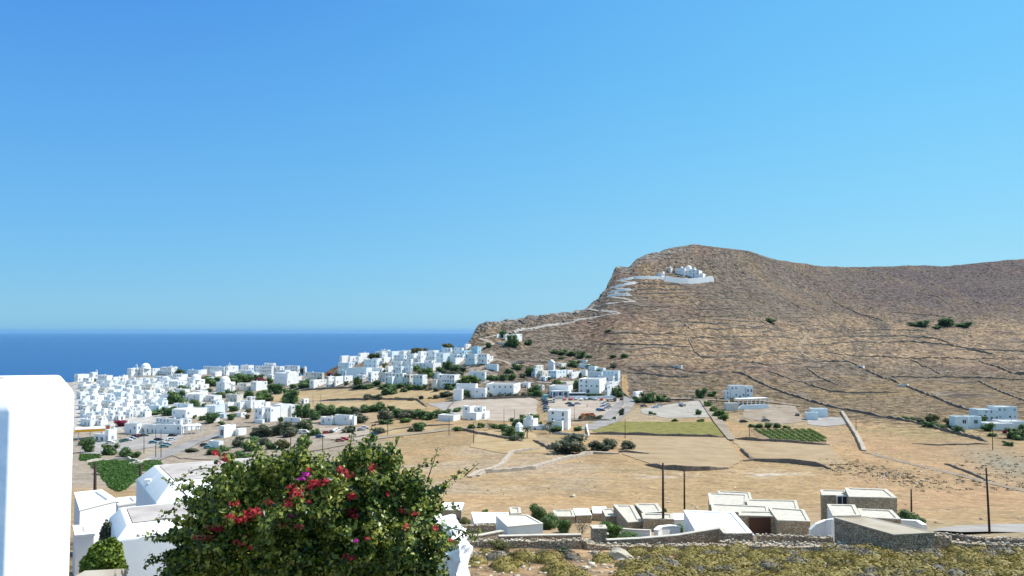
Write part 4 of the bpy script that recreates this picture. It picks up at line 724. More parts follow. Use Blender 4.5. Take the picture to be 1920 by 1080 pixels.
h([(1084, 1099, 1102, 681, 675)], 'small white hut', V, wins='d', dens=.6); h([(1084, 1102, 1107, 694, 683)], 'pale grey house', V, wall='whiteb', wins='d'); h([(1103, 1115, 1121, 698, 687, {'nowin': 1})], 'pale green-grey shed', V, wall='whiteb'); h([(1118, 1131, 1136, 698, 690, {'nowin': 1})], 'grey block', V, wall='whiteb'); h([(1103, 1128, 1131, 709, 697, {'nowin': 1})], 'grey-green low house', V, wall='whiteb')
h([(1130, 1159, 1163, 717, 695)], 'turquoise-white house at the lane end', V, wall='whiteb', wins='g'); h([(1121, 1150, 1154, 719, 705, {'wins': 'd'})], 'white house with roof terrace', V); h([(1134, 1148, 1152, 730, 717, {'wins': 'd'})], 'white house with blue awning', V, wins='b')
h([(1085, 1124, 1137, 739, 711, {'wins': 'd', 'par': .7, 'doors': [(.45, 2.4, 2.8, 'd')], 'dz': .4})], label='tall white two-storey block with arched doorway standing above the car park', dens=1.0, rot=20, wins='dg'); h([(1134, 1139, 1151, 743, 722, {'wins': 'd'})], 'bright white annex with outside stairs', V, rot=40, wins='g')
h([(1187, 1192, 1205, 747, 735, {'wins': 'd'})], 'small white lodge', V, wins='d'); h([(1030, 1066, 1074, 744, 724, {'nowin': 1, 'roof': 'roofg', 'doors': [(.2, 3.4, 2.6, 'b'), (.5, 3.6, 2.6, 'b'), (.82, 3.2, 2.6, 'b')], 'dz': .5})], label='white bus station hall with grey roof behind the coach car park', rot=14, dens=1.0, name='bus_station', cat='station'); porch([(1036, 745.5), (1067, 745)], 734, 'white porch over a blue shopfront', 4, dep=3.0)
h([(1008, 1017, 1021, 732, 722)], 'small cream house', V, wall='whitew', wins='d'); h([(980, 990, 995, 728, 718)], 'small white house', V, wins='d'); h([(1040, 1062, 1080, 724, 716, {'nowin': 1, 'roof': 'rooft'})], 'low house with tan roof', V, wall='whitew')
h([(850, 866, 869, 747, 730, {'nowin': 1, 'off': -6}), (855, 892, 896, 743, 720, {'nowin': 1, 'wall': 'white', 'roof': 'roofg'}), (889, 910, 913, 744, 728, {'wins': 'g', 'off': -3}), (911, 963, 981, 745, 721, {'wins': 'd', 'roof': 'roofg'})], label='long low school of joined white blocks with a row of small windows', rot=12, dens=1.0, wins='dg', name='school', cat='school', storey=4.0)
h([(867, 881, 892, 786, 762, {'wins': 'd'}), (891, 904, 911, 786, 763, {'wins': 'd', 'off': 2}), (821, 850, 863, 795, 779, {'nowin': 1, 'off': -8}), (876, 893, 918, 793, 774, {'off': -6, 'wins': 'b'}), (905, 909, 918, 786, 774, {'off': -1})], label='stepped white villa with terraces and blue trim on the football ground edge', rot=30, dens=.9)
h([(627, 655, 662, 797, 779, {'roof': 'roofg', 'wins': 'g'}), (660, 664, 669, 797, 781, {'nowin': 1}), (601, 622, 632, 795, 783, {'roof': 'rooft', 'wins': 'g', 'off': 3})], 'long low white house with small windows', V, rot=26, dens=.7)
h([(1027, 1065, 1070, 806, 770, {'wins': 'd', 'hide0': 1}), (1036, 1054, 1058, 806, 790, {'off': -5, 'nowin': 1})], label='square white villa with dark upper windows at the car park corner', dens=.6, rot=12)
h([(981, 1000, 1009, 806, 786, {'nowin': 1, 'off': 4}), (993, 1013, 1024, 823, 799, {'wins': 'd'}), (986, 997, 999, 789, 780, {'off': 5, 'up': 1, 'nowin': 1})], label='white farmhouse with square tower and chimney among palms and trees', rot=26, dens=.7)
h([(966, 974, 981, 812, 800, {'nowin': 1, 'nochim': 1, 'dome': (973, 6.2, 3)})], 'little blue-white domed chapel', None, name='chapel', cat='chapel', wall='whiteb', rot=20)
h([(1360, 1369, 1374, 749, 732, {'wins': 'g'}), (1370, 1398, 1402, 748, 723, {'wins': 'bd', 'off': 1}), (1400, 1412, 1415, 748, 724, {'wins': 'bd'})], label='white and pale blue villa with many windows above the pergola', rot=0, dens=1.4)
porch([(1385, 760), (1440, 757)], 749, 'long white pergola on pillars', 8, dep=5); h([(1362, 1384, 1388, 770, 756, {'nowin': 1})], 'pale stone store', V, wall='whitew', rot=0)
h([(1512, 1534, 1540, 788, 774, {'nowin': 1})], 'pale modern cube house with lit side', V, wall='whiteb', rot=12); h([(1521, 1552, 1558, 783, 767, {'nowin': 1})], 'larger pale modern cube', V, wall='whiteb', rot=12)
h([(1791, 1816, 1818, 805, 781, {'nowin': 1, 'doors': [(.7, 2.2, 2.2, 'd')], 'dz': 2.6}), (1817, 1841, 1843, 805, 781, {'nowin': 1, 'off': 2, 'doors': [(.55, 2.2, 2.2, 'd')], 'dz': 2.6})], label='pale house with two big round dark windows in its front', rot=0, dens=.35, wall='whiteb', wins='d')
h([(1835, 1874, 1878, 789, 768, {'wins': 'd'}), (1870, 1908, 1913, 789, 763, {'wins': 'dg', 'off': 1})], label='large cream-white country house with taller wing and arched door', rot=0, dens=1.3, wall='whiteb')
h([(1855, 1900, 1906, 806, 794, {'nowin': 1}), (1880, 1925, 1932, 798, 790, {'nowin': 1, 'off': 6})], 'low white terrace block', V, rot=0)
h([(1260, 1277, 1280, 690, 685, {'wins': 'd'})], 'tiny stone field hut', None, wall='whitew', roof='rooft', name='field_hut', cat='hut', dens=.6); h([(1685, 1702, 1704, 726, 721, {'nowin': 1})], 'tiny pale field hut', None, wall='whitew', name='field_hut', cat='hut'); h([(1600, 1619, 1621, 690, 686, {'nowin': 1})], 'tiny white cistern', None, name='cistern', cat='cistern'); h([(1905, 1926, 1930, 702, 698, {'nowin': 1})], 'grey stone field hut', None, wall='farstone', roof='roofg', name='field_hut', cat='hut')
# church on the hillside
h([(1266, 1284, 1287, 517, 502.5, {'wins': 'd', 'off': 2}), (1270, 1311, 1320, 520, 506, {'wins': 'd'}), (1284, 1299, 1305, 510, 503.5, {'off': 6, 'up': 1, 'nowin': 1, 'dome': (1291.5, 5.6, 6)}), (1275, 1280, 1284, 506, 502, {'off': 4, 'up': 1, 'nowin': 1, 'dome': (1278.5, 2.4, 2)}), (1299, 1303, 1306, 506, 503.5, {'off': 3, 'up': 1, 'nowin': 1, 'dome': (1302, 2.2, 2)}), (1309, 1318, 1326, 520, 512, {'off': 1, 'nowin': 1}), (1253, 1258, 1262, 517, 502, {'off': 3, 'nowin': 1, 'wall': 'whitew', 'dome': (1256.5, 2.2, 2)})],
  label='large white pilgrimage church with domes and bell tower high on the hillside', name='church', cat='church', rot=22, dens=.8, chim=False, wins='d')
h([(1229, 1241, 1246, 521, 512, {'wins': 'd'}), (1240, 1243, 1246, 514, 509, {'off': 1, 'up': 1, 'nowin': 1})], 'small white gatehouse', V, wins='d', chim=False)
# fuel station
def station():
    a = G(150, 828); e = emp('fuel_canopy', a, 'flat fuel station canopy with yellow fascia on white posts at the village entrance', 'canopy'); Y = a.y + 3; mb = MB()
    A = P(140, 806, Y); B = P(197, 803, Y + 6); d = (B - A); d.z = 0; L = d.length; d.normalize(); n = Vector((-d.y, d.x, 0)); c = (A + B) / 2 + n * 4
    mb.box((c.x, c.y, A.z - .3), d * L / 2, n * 4, .5); mb.build('roof', M['white'], e)
    f = MB(); c2 = (A + B) / 2 - n * .06; f.box((c2.x, c2.y, A.z - 1.3), d * (L / 2), n * .06, 1.15); f.build('fascia', M['yellow'], e)
    for k in (.12, .5, .88):
        for s in (1.2, 6.5):
            q = A + d * L * k + n * s; p = MB(); p.box((q.x, q.y, a.z - 1), d * .2, n * .2, A.z - a.z + .8); p.build('post', M['white'], e)
    h([(176, 196, 201, 828, 815, {'nowin': 1, 'doors': [(.3, 2.4, 2.2, 'd'), (.75, 2.6, 2.2, 'd')]}), (198, 203, 219, 826, 806, {'wins': 'g'})], label='white fuel station kiosk beside the yellow canopy', name='kiosk', cat='kiosk', rot=30)
    g = G(203, 822); s = emp('fuel_sign', g, 'white fuel sign with round orange emblem on a tall post', 'sign'); Y = g.y; C = P(202.5, 801, Y)
    p = MB(); p.box((C.x, C.y, g.z - .5), (.1, 0, 0), (0, .1, 0), C.z - g.z - .8); p.build('post', M['metal'], s)
    p = MB(); p.box((C.x, C.y, C.z - 1.4), (1.35, 0, 0), (0, .15, 0), 2.8); p.build('panel', M['white'], s)
    p = MB(); vs = [(C.x + .95 * math.cos(t), C.y - .2, C.z + .9 * math.sin(t)) for t in [2 * math.pi * k / 20 for k in range(20)]]; p.poly(vs[::-1]); p.poly([(x, y + .06, z) for x, y, z in vs]); p.build('emblem', M['orange'], s)
    dk = MB(); q = G(186, 829); q2 = G(192, 829)
station()

# more houses filling the middle of the village, between the traced ones
EX = [(300, 313, 326, 757, 748), (318, 322, 340, 727, 718), (352, 366, 378, 748, 739), (388, 398, 408, 717, 708), (364, 376, 384, 763, 755), (396, 410, 420, 760, 751), (446, 458, 468, 702, 694), (468, 476, 486, 707, 699), (500, 510, 522, 711, 703), (522, 534, 545, 702, 694), (430, 442, 452, 707, 698), (456, 470, 482, 763, 755), (300, 316, 330, 771, 762), (388, 400, 412, 792, 784), (340, 352, 364, 778, 769), (366, 380, 392, 776, 769), (545, 556, 566, 714, 706), (560, 572, 584, 720, 713), (396, 404, 420, 706, 698), (350, 360, 372, 716, 708), (310, 322, 334, 722, 712), (366, 376, 390, 742, 733), (330, 344, 356, 738, 730), (408, 420, 432, 784, 776), (440, 452, 462, 782, 774), (462, 470, 480, 752, 744), (396, 408, 422, 742, 736),
 (703, 716, 726, 669, 659), (745, 757, 768, 668, 658), (764, 776, 786, 672, 664), (758, 768, 778, 665, 657), (803, 812, 824, 666, 657), (660, 672, 682, 684, 676), (697, 708, 716, 681, 672), (830, 842, 852, 674, 665), (856, 868, 878, 673, 665), (786, 798, 808, 688, 680), (690, 700, 712, 706, 697), (742, 752, 762, 708, 700), (668, 680, 690, 712, 703), (1050, 1064, 1074, 702, 694), (1012, 1022, 1032, 714, 706), (1140, 1150, 1160, 726, 716)]
random.seed(5)
for q in EX: h([q], random.choice(['small white house', 'plain white cube house', 'low white house', 'white-washed house']), V, wall=random.choice(['white', 'white', 'white', 'whiteb']), roof=random.choice(['roofw', 'roofg', 'roofw', 'rooft']), wins=random.choice(['d', 'b', 'dg']), rot=random.uniform(22, 40))
# ------------------------------------------------------------------ trees and bushes
def leafcloud(n, size, seed, lobes=7, flat=1.0, shape='round', core=True, spread=.30, lean=0.0):
    """crown filling the unit cube (base z 0, top 1): lobes of small diamond leaves round a ragged core"""
    g = np.random.default_rng(seed); L = []
    for k in range(lobes):
        a = g.uniform(0, 2 * math.pi); r = g.uniform(.12, .37); z = g.uniform(.18, .76)
        if shape == 'cypress': r = .03; z = .1 + .8 * k / lobes
        s = g.uniform(.14, .27) if shape != 'cypress' else .16 * (1.15 - abs(z - .35))
        L.append((r * math.cos(a), r * math.sin(a), z, s))
    if shape != 'cypress': L.append((0, 0, .42, .33)); L.append((.12, -.1, .24, .26)); L.append((-.14, .08, .24, .25))
    C = np.array(L); w = C[:, 3] ** 2; idx = g.choice(len(C), n, p=w / w.sum()); d = g.normal(size=(n, 3)); d /= np.linalg.norm(d, axis=1)[:, None]
    rad = C[idx, 3] * (1.0 - .35 * g.random(n) ** 2 + .10 * (g.random(n) < .12)); c = C[idx, :3] + d * rad[:, None]; c[:, 2] = np.clip(c[:, 2], .01 + .06 * g.random(n), 1.02)
    nr = d * .6 + g.normal(size=(n, 3)) * .6; nr /= np.linalg.norm(nr, axis=1)[:, None]; t = np.cross(nr, g.normal(size=(n, 3))); t /= np.linalg.norm(t, axis=1)[:, None]; b = np.cross(nr, t)
    s = size * g.uniform(.6, 1.35, n)[:, None]; V = np.stack([c + t * s, c + b * s * .62, c - t * s, c - b * s * .62], 1).reshape(-1, 3); F = np.arange(n * 4).reshape(n, 4)
    if core:
        vs = []; fs = []; base = len(V)
        for (x, y, z, r) in L:
            b0 = len(vs)
            for i in range(1, 4):
                for k in range(6): ph = math.pi * i / 4; th = 2 * math.pi * k / 6 + i * .5; rr = r * .78 * g.uniform(.8, 1.1); vs.append((x + rr * math.sin(ph) * math.cos(th), y + rr * math.sin(ph) * math.sin(th), max(.02, z + rr * math.cos(ph))))
            top = len(vs); vs.append((x, y, z + r * .75)); bot = len(vs); vs.append((x, y, max(.01, z - r * .75)))
            for i in range(2):
                for k in range(6): fs.append((b0 + i * 6 + k, b0 + (i + 1) * 6 + k, b0 + (i + 1) * 6 + (k + 1) % 6, b0 + i * 6 + (k + 1) % 6))
            for k in range(0, 6, 2): fs.append((top, b0 + k, b0 + (k + 1) % 6, b0 + (k + 2) % 6)); fs.append((bot, b0 + 12 + (k + 2) % 6, b0 + 12 + (k + 1) % 6, b0 + 12 + k))
        V = np.vstack([V, np.array(vs)]); F = np.vstack([F, np.array(fs) + base])
    return V, F
def crown_mesh(name, V, F, m):
    o = np_mesh(name, V, F, m); me = o.data; bpy.data.objects.remove(o); return me
CM = {}
def crown(kind, big):
    key = (kind, big, random.randrange(4))
    if key not in CM:
        n, s = {0: (420, .085), 1: (1300, .048), 2: (4200, .028)}[big]; sd = hash((ord(kind[0]), big, key[2])) % 9999
        sh = 'cypress' if kind == 'c' else 'round'; m = LF[{'c': 'g'}.get(kind, kind)]
        if kind == 'w': V, F = leafcloud(n // 2, s * .6, sd, core=False)
        else: V, F = leafcloud(n, s, sd, lobes=8 if big else 6, shape=sh)
        CM[key] = crown_mesh('crown_' + kind, V, F, m)
    return CM[key]
TR = {}
def trunk_mesh():
    k = random.randrange(3)
    if k not in TR:
        mb = MB(); g = random.Random(k); mb.tube([(0, 0, -.3), (.02, 0, .2), (g.uniform(-.05, .05), g.uniform(-.05, .05), .5)], [.055, .045, .03], 6)
        for a in range(3):
            an = a * 2.1 + g.random(); mb.tube([(.0, 0, .28), (.14 * math.cos(an), .14 * math.sin(an), .48), (.24 * math.cos(an), .24 * math.sin(an), .62)], [.03, .02, .01], 5)
        TR[k] = mb.mesh('trunk', M['bark'])
    return TR[k]
PALM = {}
def palm_mesh():
    if not PALM:
        g = random.Random(5); mb = MB()
        for i in range(26):
            a = i * 2.4; up = g.uniform(-.2, 1.0); prev = Vector((0, 0, .72)); d = Vector((math.cos(a), math.sin(a), up)).normalized(); side = Vector((-math.sin(a), math.cos(a), 0))
            for k in range(6):
                nx = prev + d * .1; d = (d + Vector((0, 0, -.22))).normalized(); w = .05 * math.sin(math.pi * (k + .6) / 6.6)
                mb.poly([prev - side * w - Vector((0, 0, w * .6)), prev, nx, nx - side * w - Vector((0, 0, w * .6))]); mb.poly([prev, prev + side * w - Vector((0, 0, w * .6)), nx + side * w - Vector((0, 0, w * .6)), nx]); prev = nx
        PALM['c'] = mb.mesh('fronds', LF['o']); t = MB(); t.tube([(0, 0, -.2), (.02, 0, .3), (0, 0, .74)], [.045, .035, .04], 8); PALM['t'] = t.mesh('trunk', M['bark'])
    return PALM
KD = {'g': 'dark green', 'o': 'grey-olive', 'b': 'bright green', 'y': 'yellowish green', 'p': 'feathery', 'c': 'slim dark', 'r': 'crimson flowering', 'w': 'bare greyish'}
def tree(px, pyb, w, hh, k='g', off=0.0, lab=None):
    b = G(px, pyb); Y = b.y; s = Y / FPX; W_ = w * s; H_ = hh * s; 
    if off: b = Vector((ray(px, pyb)[0] * (Y + off), Y + off, b.z)); b.z = float(GZ([b.x], [b.y])[0])
    bush = H_ < 3.0 and k not in 'pc'; nm = {'p': 'palm_tree', 'c': 'cypress_tree'}.get(k, 'bush' if bush else 'tree')
    o = emp(nm, b, None, {'p': 'palm', 'c': 'cypress'}.get(k, 'bush' if bush else 'tree'), 'bushes of the valley' if bush else 'trees of the valley')
    big = 2 if w > 26 and Y < 160 else (1 if w > 17 else 0)
    if k == 'p': cm, tm = palm_mesh()['c'], palm_mesh()['t']
    else: cm, tm = crown(k, big), trunk_mesh()
    c = bpy.data.objects.new('crown', cm); COL.objects.link(c); c.parent = o; lift = 0 if (bush or k in 'pcw') else .02 * H_
    c.scale = (W_ * (1.15 if k != 'p' else 1.25), W_ * 1.1, (H_ - lift) * (1.0 if k != 'c' else 1.1)); c.location = (0, 0, lift - .03 * H_); c.rotation_euler = (0, 0, random.uniform(0, 6.28))
    if k == 'c': c.scale = (W_ * 2.2, W_ * 2.2, H_)
    t = bpy.data.objects.new('trunk' if nm != 'bush' else 'stem', tm); COL.objects.link(t); t.parent = o; q = min(W_, H_) if k != 'p' else H_; t.scale = (q, q, H_)
    size = 'small' if W_ < 4.5 else ('broad' if W_ > 9 else 'rounded')
    if k in 'pc': size = 'tall' if H_ > 6 else 'short'
    if lab: o['label'] = lab
    else: place(o, size + ' ' + KD[k] + ' ' + {'p': 'palm', 'c': 'cypress'}.get(k, 'bush' if bush else 'tree'), px, pyb)
    return o
T = '''328 757 34 30 g|345 734 22 13 g|364 765 24 17 g|381 762 12 8 g|338 701 20 9 g|395 724 32 20 g|384 712 16 9 g|412 718 14 11 g|440 721 34 24 g|460 716 30 17 g|412 746 26 14 g|433 743 22 13 g|467 745 24 14 g|490 742 22 12 g|486 712 18 12 g|507 719 16 14 b|488 716 18 9 r|493 752 32 17 b|520 738 34 20 g|545 757 38 34 g|572 727 30 18 g|567 700 12 13 o|556 707 14 10 g
165 848 30 28 g|205 853 28 25 g|235 856 28 17 g|252 858 22 13 g|228 799 22 14 r|240 803 12 9 g|175 716 20 7 g|283 716 20 8 g|258 722 14 6 g|290 777 32 10 g|318 779 26 20 g|306 790 12 10 g|395 793 28 20 g|380 788 14 10 g|355 783 8 8 g|364 785 8 9 g|410 779 14 8 o|438 771 24 10 g|433 787 18 12 g|464 785 12 9 o|360 847 28 9 o|400 852 32 12 g|420 846 22 13 g
447 838 26 22 o|470 845 38 26 g|492 834 24 17 o|480 820 28 20 o|502 818 36 25 o|525 815 38 28 o|548 818 32 24 o|565 808 28 20 o|527 790 10 12 g|574 806 24 22 b|570 783 34 30 g|590 787 24 20 g|530 841 28 21 y|568 840 32 28 b|592 816 22 14 g|507 842 22 15 g|430 860 26 12 g|455 858 30 14 g
600 778 28 22 g|618 778 28 19 g|634 778 28 19 g|650 777 26 18 g|664 777 22 15 o|675 793 26 22 o|685 773 28 14 g|700 772 22 14 g|713 771 26 18 g|725 790 36 26 o|745 783 28 18 g|760 785 28 18 o|775 783 28 17 g|790 785 28 16 g|805 786 30 17 g|820 783 28 15 g|836 778 20 11 g|760 792 24 13 b|722 795 26 10 g|857 772 18 9 g|735 770 18 10 g
785 809 28 18 g|770 810 14 9 o|858 808 18 9 b|885 803 16 10 b|901 802 16 11 b|925 803 14 12 b|708 813 26 15 o|654 811 26 13 o|690 748 20 12 o|706 748 18 10 o|713 749 10 7 o|727 739 28 15 g|744 748 13 5 b|773 750 12 5 o|790 748 12 7 o|806 747 8 4 b
701 673 30 13 y|636 706 15 9 g|618 704 13 7 r|638 705 16 9 b|668 722 12 20 b|680 705 10 10 b|672 720 16 13 y|720 690 9 12 g|721 698 7 8 g|649 722 9 9 g|627 724 7 11 g|668 729 22 8 o|688 728 28 10 g|706 722 20 10 g|722 728 26 12 g|745 728 24 11 g|733 736 26 14 g|757 734 14 8 g
777 662 20 11 y|790 661 18 10 y|800 659 14 10 w|816 661 14 7 y|842 654 22 12 y|864 654 12 8 w|780 693 17 13 b|793 701 22 15 b|804 708 18 21 b|775 712 20 26 w|790 722 20 26 w|806 729 15 20 w|770 729 26 10 g|790 729 22 10 g|817 734 12 8 o|838 691 22 17 g|826 698 22 12 g|851 696 24 15 g|868 694 16 11 o|840 704 26 14 o|858 702 22 10 o|878 720 38 21 b|843 729 22 13 g|835 743 24 9 o|842 742 18 10 o|818 746 16 7 o|740 684 8 6 r|877 658 8 5 r
944 634 14 16 g|956 634 5 14 c|962 653 26 27 g|916 651 12 13 g|991 646 15 14 g|1040 661 15 10 g|1055 664 18 11 g|1070 664 18 10 g|1090 667 20 14 g|1104 671 14 8 g|1052 673 12 6 g|1149 672 14 7 g|1171 675 18 9 g|1141 624 12 5 g|1151 690 14 9 o|992 702 22 17 g|970 691 20 12 g|955 697 16 10 g|918 709 16 10 g|930 710 14 9 g|944 710 16 13 g|962 710 16 11 g|980 706 14 9 o|1062 686 14 9 g|1077 689 22 14 g|1105 693 18 8 g|1056 693 12 6 g
1045 723 17 12 b|1001 739 22 20 g|1009 743 22 12 g|995 743 16 9 g|876 745 20 15 g|893 744 12 10 o|905 745 9 8 b|921 745 9 9 o|938 745 13 8 o|954 745 16 9 o|968 745 14 9 o|983 745 14 11 o|1082 729 14 16 g|1088 712 7 12 c|1155 740 20 16 g|1162 743 16 10 g|1105 742 16 5 g|1122 742 16 5 g|1115 707 14 10 r
1196 754 20 11 g|1216 754 28 22 g|1238 752 22 14 g|1253 753 15 9 o|1314 746 20 20 g|1335 743 18 11 g|1275 750 9 12 p|1288 750 9 12 p|1299 750 9 12 p|1343 755 7 13 p|1373 761 11 19 p|1310 778 11 13 g|1220 777 9 8 g|1227 778 8 6 g|1327 763 18 13 b|1338 772 20 15 b|1350 782 24 15 b|1357 788 20 14 b|1345 777 16 10 b|1475 803 14 7 g|1457 802 18 9 g|1440 802 18 9 g|1424 802 18 8 g|1410 801 14 8 g|1432 787 12 9 w|1265 790 14 6 b|1313 790 16 6 b
985 796 32 22 b|1000 790 22 16 b|970 801 28 20 g|955 817 30 22 g|945 809 20 15 g|973 824 28 18 g|962 826 26 14 o|988 822 20 26 p|1031 813 19 28 p|917 807 9 15 p|1013 800 10 11 g|1068 850 62 38 o|1046 846 30 22 o|1118 844 30 20 o|1146 841 32 24 o|1178 842 28 21 o|1135 845 22 12 o|1085 808 16 9 g|1042 809 28 10 g|1088 787 9 9 o|1105 787 18 10 o|1121 787 18 10 o|1165 779 12 15 o|1152 786 10 6 b|935 804 14 8 b
1712 609 18 8 g|1730 611 22 14 g|1775 611 34 16 g|1808 613 28 12 g|1757 615 16 8 g|1445 603 22 9 g|1705 788 22 8 g|1725 792 16 10 o|1748 792 24 20 y|1745 801 26 13 g|1780 797 20 17 y|1768 804 34 9 g|1797 813 22 17 g|1843 800 16 26 g|1852 808 22 18 g|1907 823 38 24 g|1884 812 9 8 r|1860 818 16 8 g|1890 836 22 10 g|1918 805 18 12 g
1010 977 36 38 g|1024 992 36 32 g|1057 999 32 30 g|1036 990 26 20 g|1091 1000 26 30 w|1150 1008 42 32 b|1126 1006 26 22 g|1180 1010 40 14 g|1272 1000 26 17 g|1704 987 46 34 g|1722 990 24 20 g|870 985 30 18 y|908 962 12 8 b|1108 962 14 8 b|1245 960 12 8 b|1555 992 16 8 g|1400 1022 30 10 y|1455 1030 24 9 y|938 1030 44 20 y|1059 1040 26 15 o|1020 1038 18 9 y|962 1045 18 11 y|1145 1045 20 12 y|1130 1048 22 10 y'''
random.seed(21)
for ln in T.split('\n'):
    for e_ in ln.split('|'):
        q = e_.split(); tree(float(q[0]), float(q[1]), float(q[2]), float(q[3]), q[4])
for q in [(300, 742, 10, 7), (322, 735, 11, 7), (356, 741, 12, 8), (372, 722, 11, 7), (392, 734, 12, 8), (404, 770, 12, 8), (416, 797, 14, 9), (432, 802, 14, 8), (446, 744, 12, 8), (452, 712, 12, 7), (466, 773, 12, 8), (478, 712, 12, 8), (508, 752, 12, 8), (532, 712, 12, 9), (548, 728, 14, 9), (580, 706, 12, 8), (600, 714, 10, 7), (344, 774, 12, 8), (330, 803, 10, 6), (508, 736, 14, 10), (538, 768, 12, 9), (560, 764, 14, 10), (190, 742, 9, 5), (214, 752, 10, 6), (238, 733, 9, 5), (262, 757, 11, 7), (206, 772, 10, 6), (246, 776, 10, 6), (180, 760, 9, 6), (282, 742, 11, 7), (697, 708, 12, 8), (760, 712, 12, 7), (716, 676, 9, 6), (756, 695, 10, 6), (812, 690, 10, 7), (1066, 706, 10, 6), (1030, 712, 10, 6), (1122, 700, 10, 6)]:
    tree(*q, random.choice('ggob'))
# ------------------------------------------------------------------ vehicles
def prof_body(L, Wd, prof, name, m):
    """side profile (x, z) extruded over the width with slightly tucked sides"""
    mb = MB(); n = len(prof); vs = []
    for s, k in ((-1, .93), (-1, 1.0), (1, 1.0), (1, .93)):
        for x, z in prof: vs.append((x * (1 if k == 1 else .985), s * Wd / 2 * (1 if k == 1 else .93), z * (1 if k == 1 else .985) + (0 if k == 1 else .008)))
    fs = []
    for a in range(3):
        for i in range(n): j = (i + 1) % n; fs.append((a * n + i, a * n + j, (a + 1) * n + j, (a + 1) * n + i))
    fs += [tuple(range(n - 1, -1, -1)), tuple(range(3 * n, 4 * n))]; mb.add(vs, fs); return mb.mesh(name, m)
CARC = {'white': (.75, .76, .77), 'silver': (.42, .44, .46), 'grey': (.18, .19, .2), 'dark': (.03, .035, .045), 'blue': (.03, .09, .25), 'red': (.45, .03, .03), 'green': (.03, .12, .09), 'teal': (.15, .34, .36), 'orange': (.55, .17, .05), 'pink': (.45, .2, .18)}
CARM = {k: mat('paint_' + k, v, .3, .5) for k, v in CARC.items()}
wheel_mb = MB(); wheel_mb.tube([(0, -.1, 0), (0, .1, 0)], [.32, .32], 12); WHEEL = wheel_mb.mesh('wheel', M['tyre'])
CARMESH = {}
def car(px, py, col='white', head=0.0, kind='car', lab=None, gr='cars parked round the village'):
    b = G(px, py); o = emp({'car': 'parked_car', 'van': 'parked_van'}.get(kind, kind), b, lab, kind if kind in ('car', 'van') else kind, gr)
    o.rotation_euler = (0, 0, R(head)); key = (kind, col)
    if key not in CARMESH:
        if kind == 'car':
            bd = prof_body(4.1, 1.7, [(-2.05, .28), (2.0, .28), (2.08, .6), (1.95, .78), (1.05, .93), (.45, 1.42), (-1.25, 1.45), (-1.9, 1.0), (-2.08, .9)], 'body', CARM[col])
            gl = prof_body(2, 1.735, [(.92, .95), (.42, 1.34), (-1.2, 1.36), (-1.65, .98)], 'window', M['glass']); wh = [(-1.25, .72), (1.3, .72)]
        else:
            bd = prof_body(5, 1.9, [(-2.4, .35), (2.4, .35), (2.45, .9), (1.9, 1.15), (1.3, 1.95), (-2.35, 2.0), (-2.45, .9)], 'body', CARM[col])
            gl = prof_body(2, 1.935, [(1.72, 1.2), (1.25, 1.8), (-.2, 1.82), (-.2, 1.2)], 'window', M['glass']); wh = [(-1.5, .8), (1.55, .8)]
        CARMESH[key] = (bd, gl, wh)
    bd, gl, wh = CARMESH[key]
    for nm, me in (('body', bd), ('window', gl)):
        c = bpy.data.objects.new(nm, me); COL.objects.link(c); c.parent = o
    for x, y in wh:
        for s in (-1, 1):
            c = bpy.data.objects.new('wheel', WHEEL); COL.objects.link(c); c.parent = o; c.location = (x, s * y, .32)
    if not lab: place(o, {'dark': 'dark', 'grey': 'dark grey'}.get(col, col) + ' ' + kind, px, py)
    return o
for q in '''1059 750 pink 80|1070 750 red 100|1080 750 silver 90|1090 750.5 white 85|1099 750 silver 95|1106 750 grey 10|1117 750 silver 90|1128 750.5 red 80|1066 758 green 160|1071 762 blue 175|1083 758 silver 5|1022 754 grey 0|1022 759 blue 170|1024 764 silver 0|1024 769 blue 5|1025 773 silver 0|1128 771 blue 20|1136 767 white 20|1131 763 silver 25|1139 760 white 20|1133 757 white 20|1141 764 silver 20|1124 770 blue 15|1166 750 dark 70
232 829 green 60|240 827 white 15|248 824 silver 15|253 821 dark 10|258 819 red 15|264 818 silver 10|271 818 grey 10|297 827 dark 5|305 833 white 20|314 835 silver 15|308 839 teal 20|321 826 white 40|324 818 dark 0|288 831 teal 5|384 837 dark 0|391 841 teal 15|613 813 red 10|621 812 dark 100|628 810 white 80|633 808 white 75|600 821 blue 15|645 826 red 5|637 828 pink 10|677 808 silver 10|684 804 white 10|702 816 blue 20|697 819 green 10|207 832 white 10
962 678 white 10|971 679 silver 10|979 680 grey 10|1207 763 grey 5|1236 762 white 10|1228 765 white 15|1394 792 dark 20|1436 790 grey 0|1495 780 dark 80|153 835 white 20'''.replace('\n', '|').split('|'):
    a = q.split(); car(float(a[0]), float(a[1]), a[2], float(a[3]))
car(569, 813, 'white', 5, 'van'); car(1098, 782, 'orange', 10, 'van'); car(1108, 781, 'orange', 5, 'van')
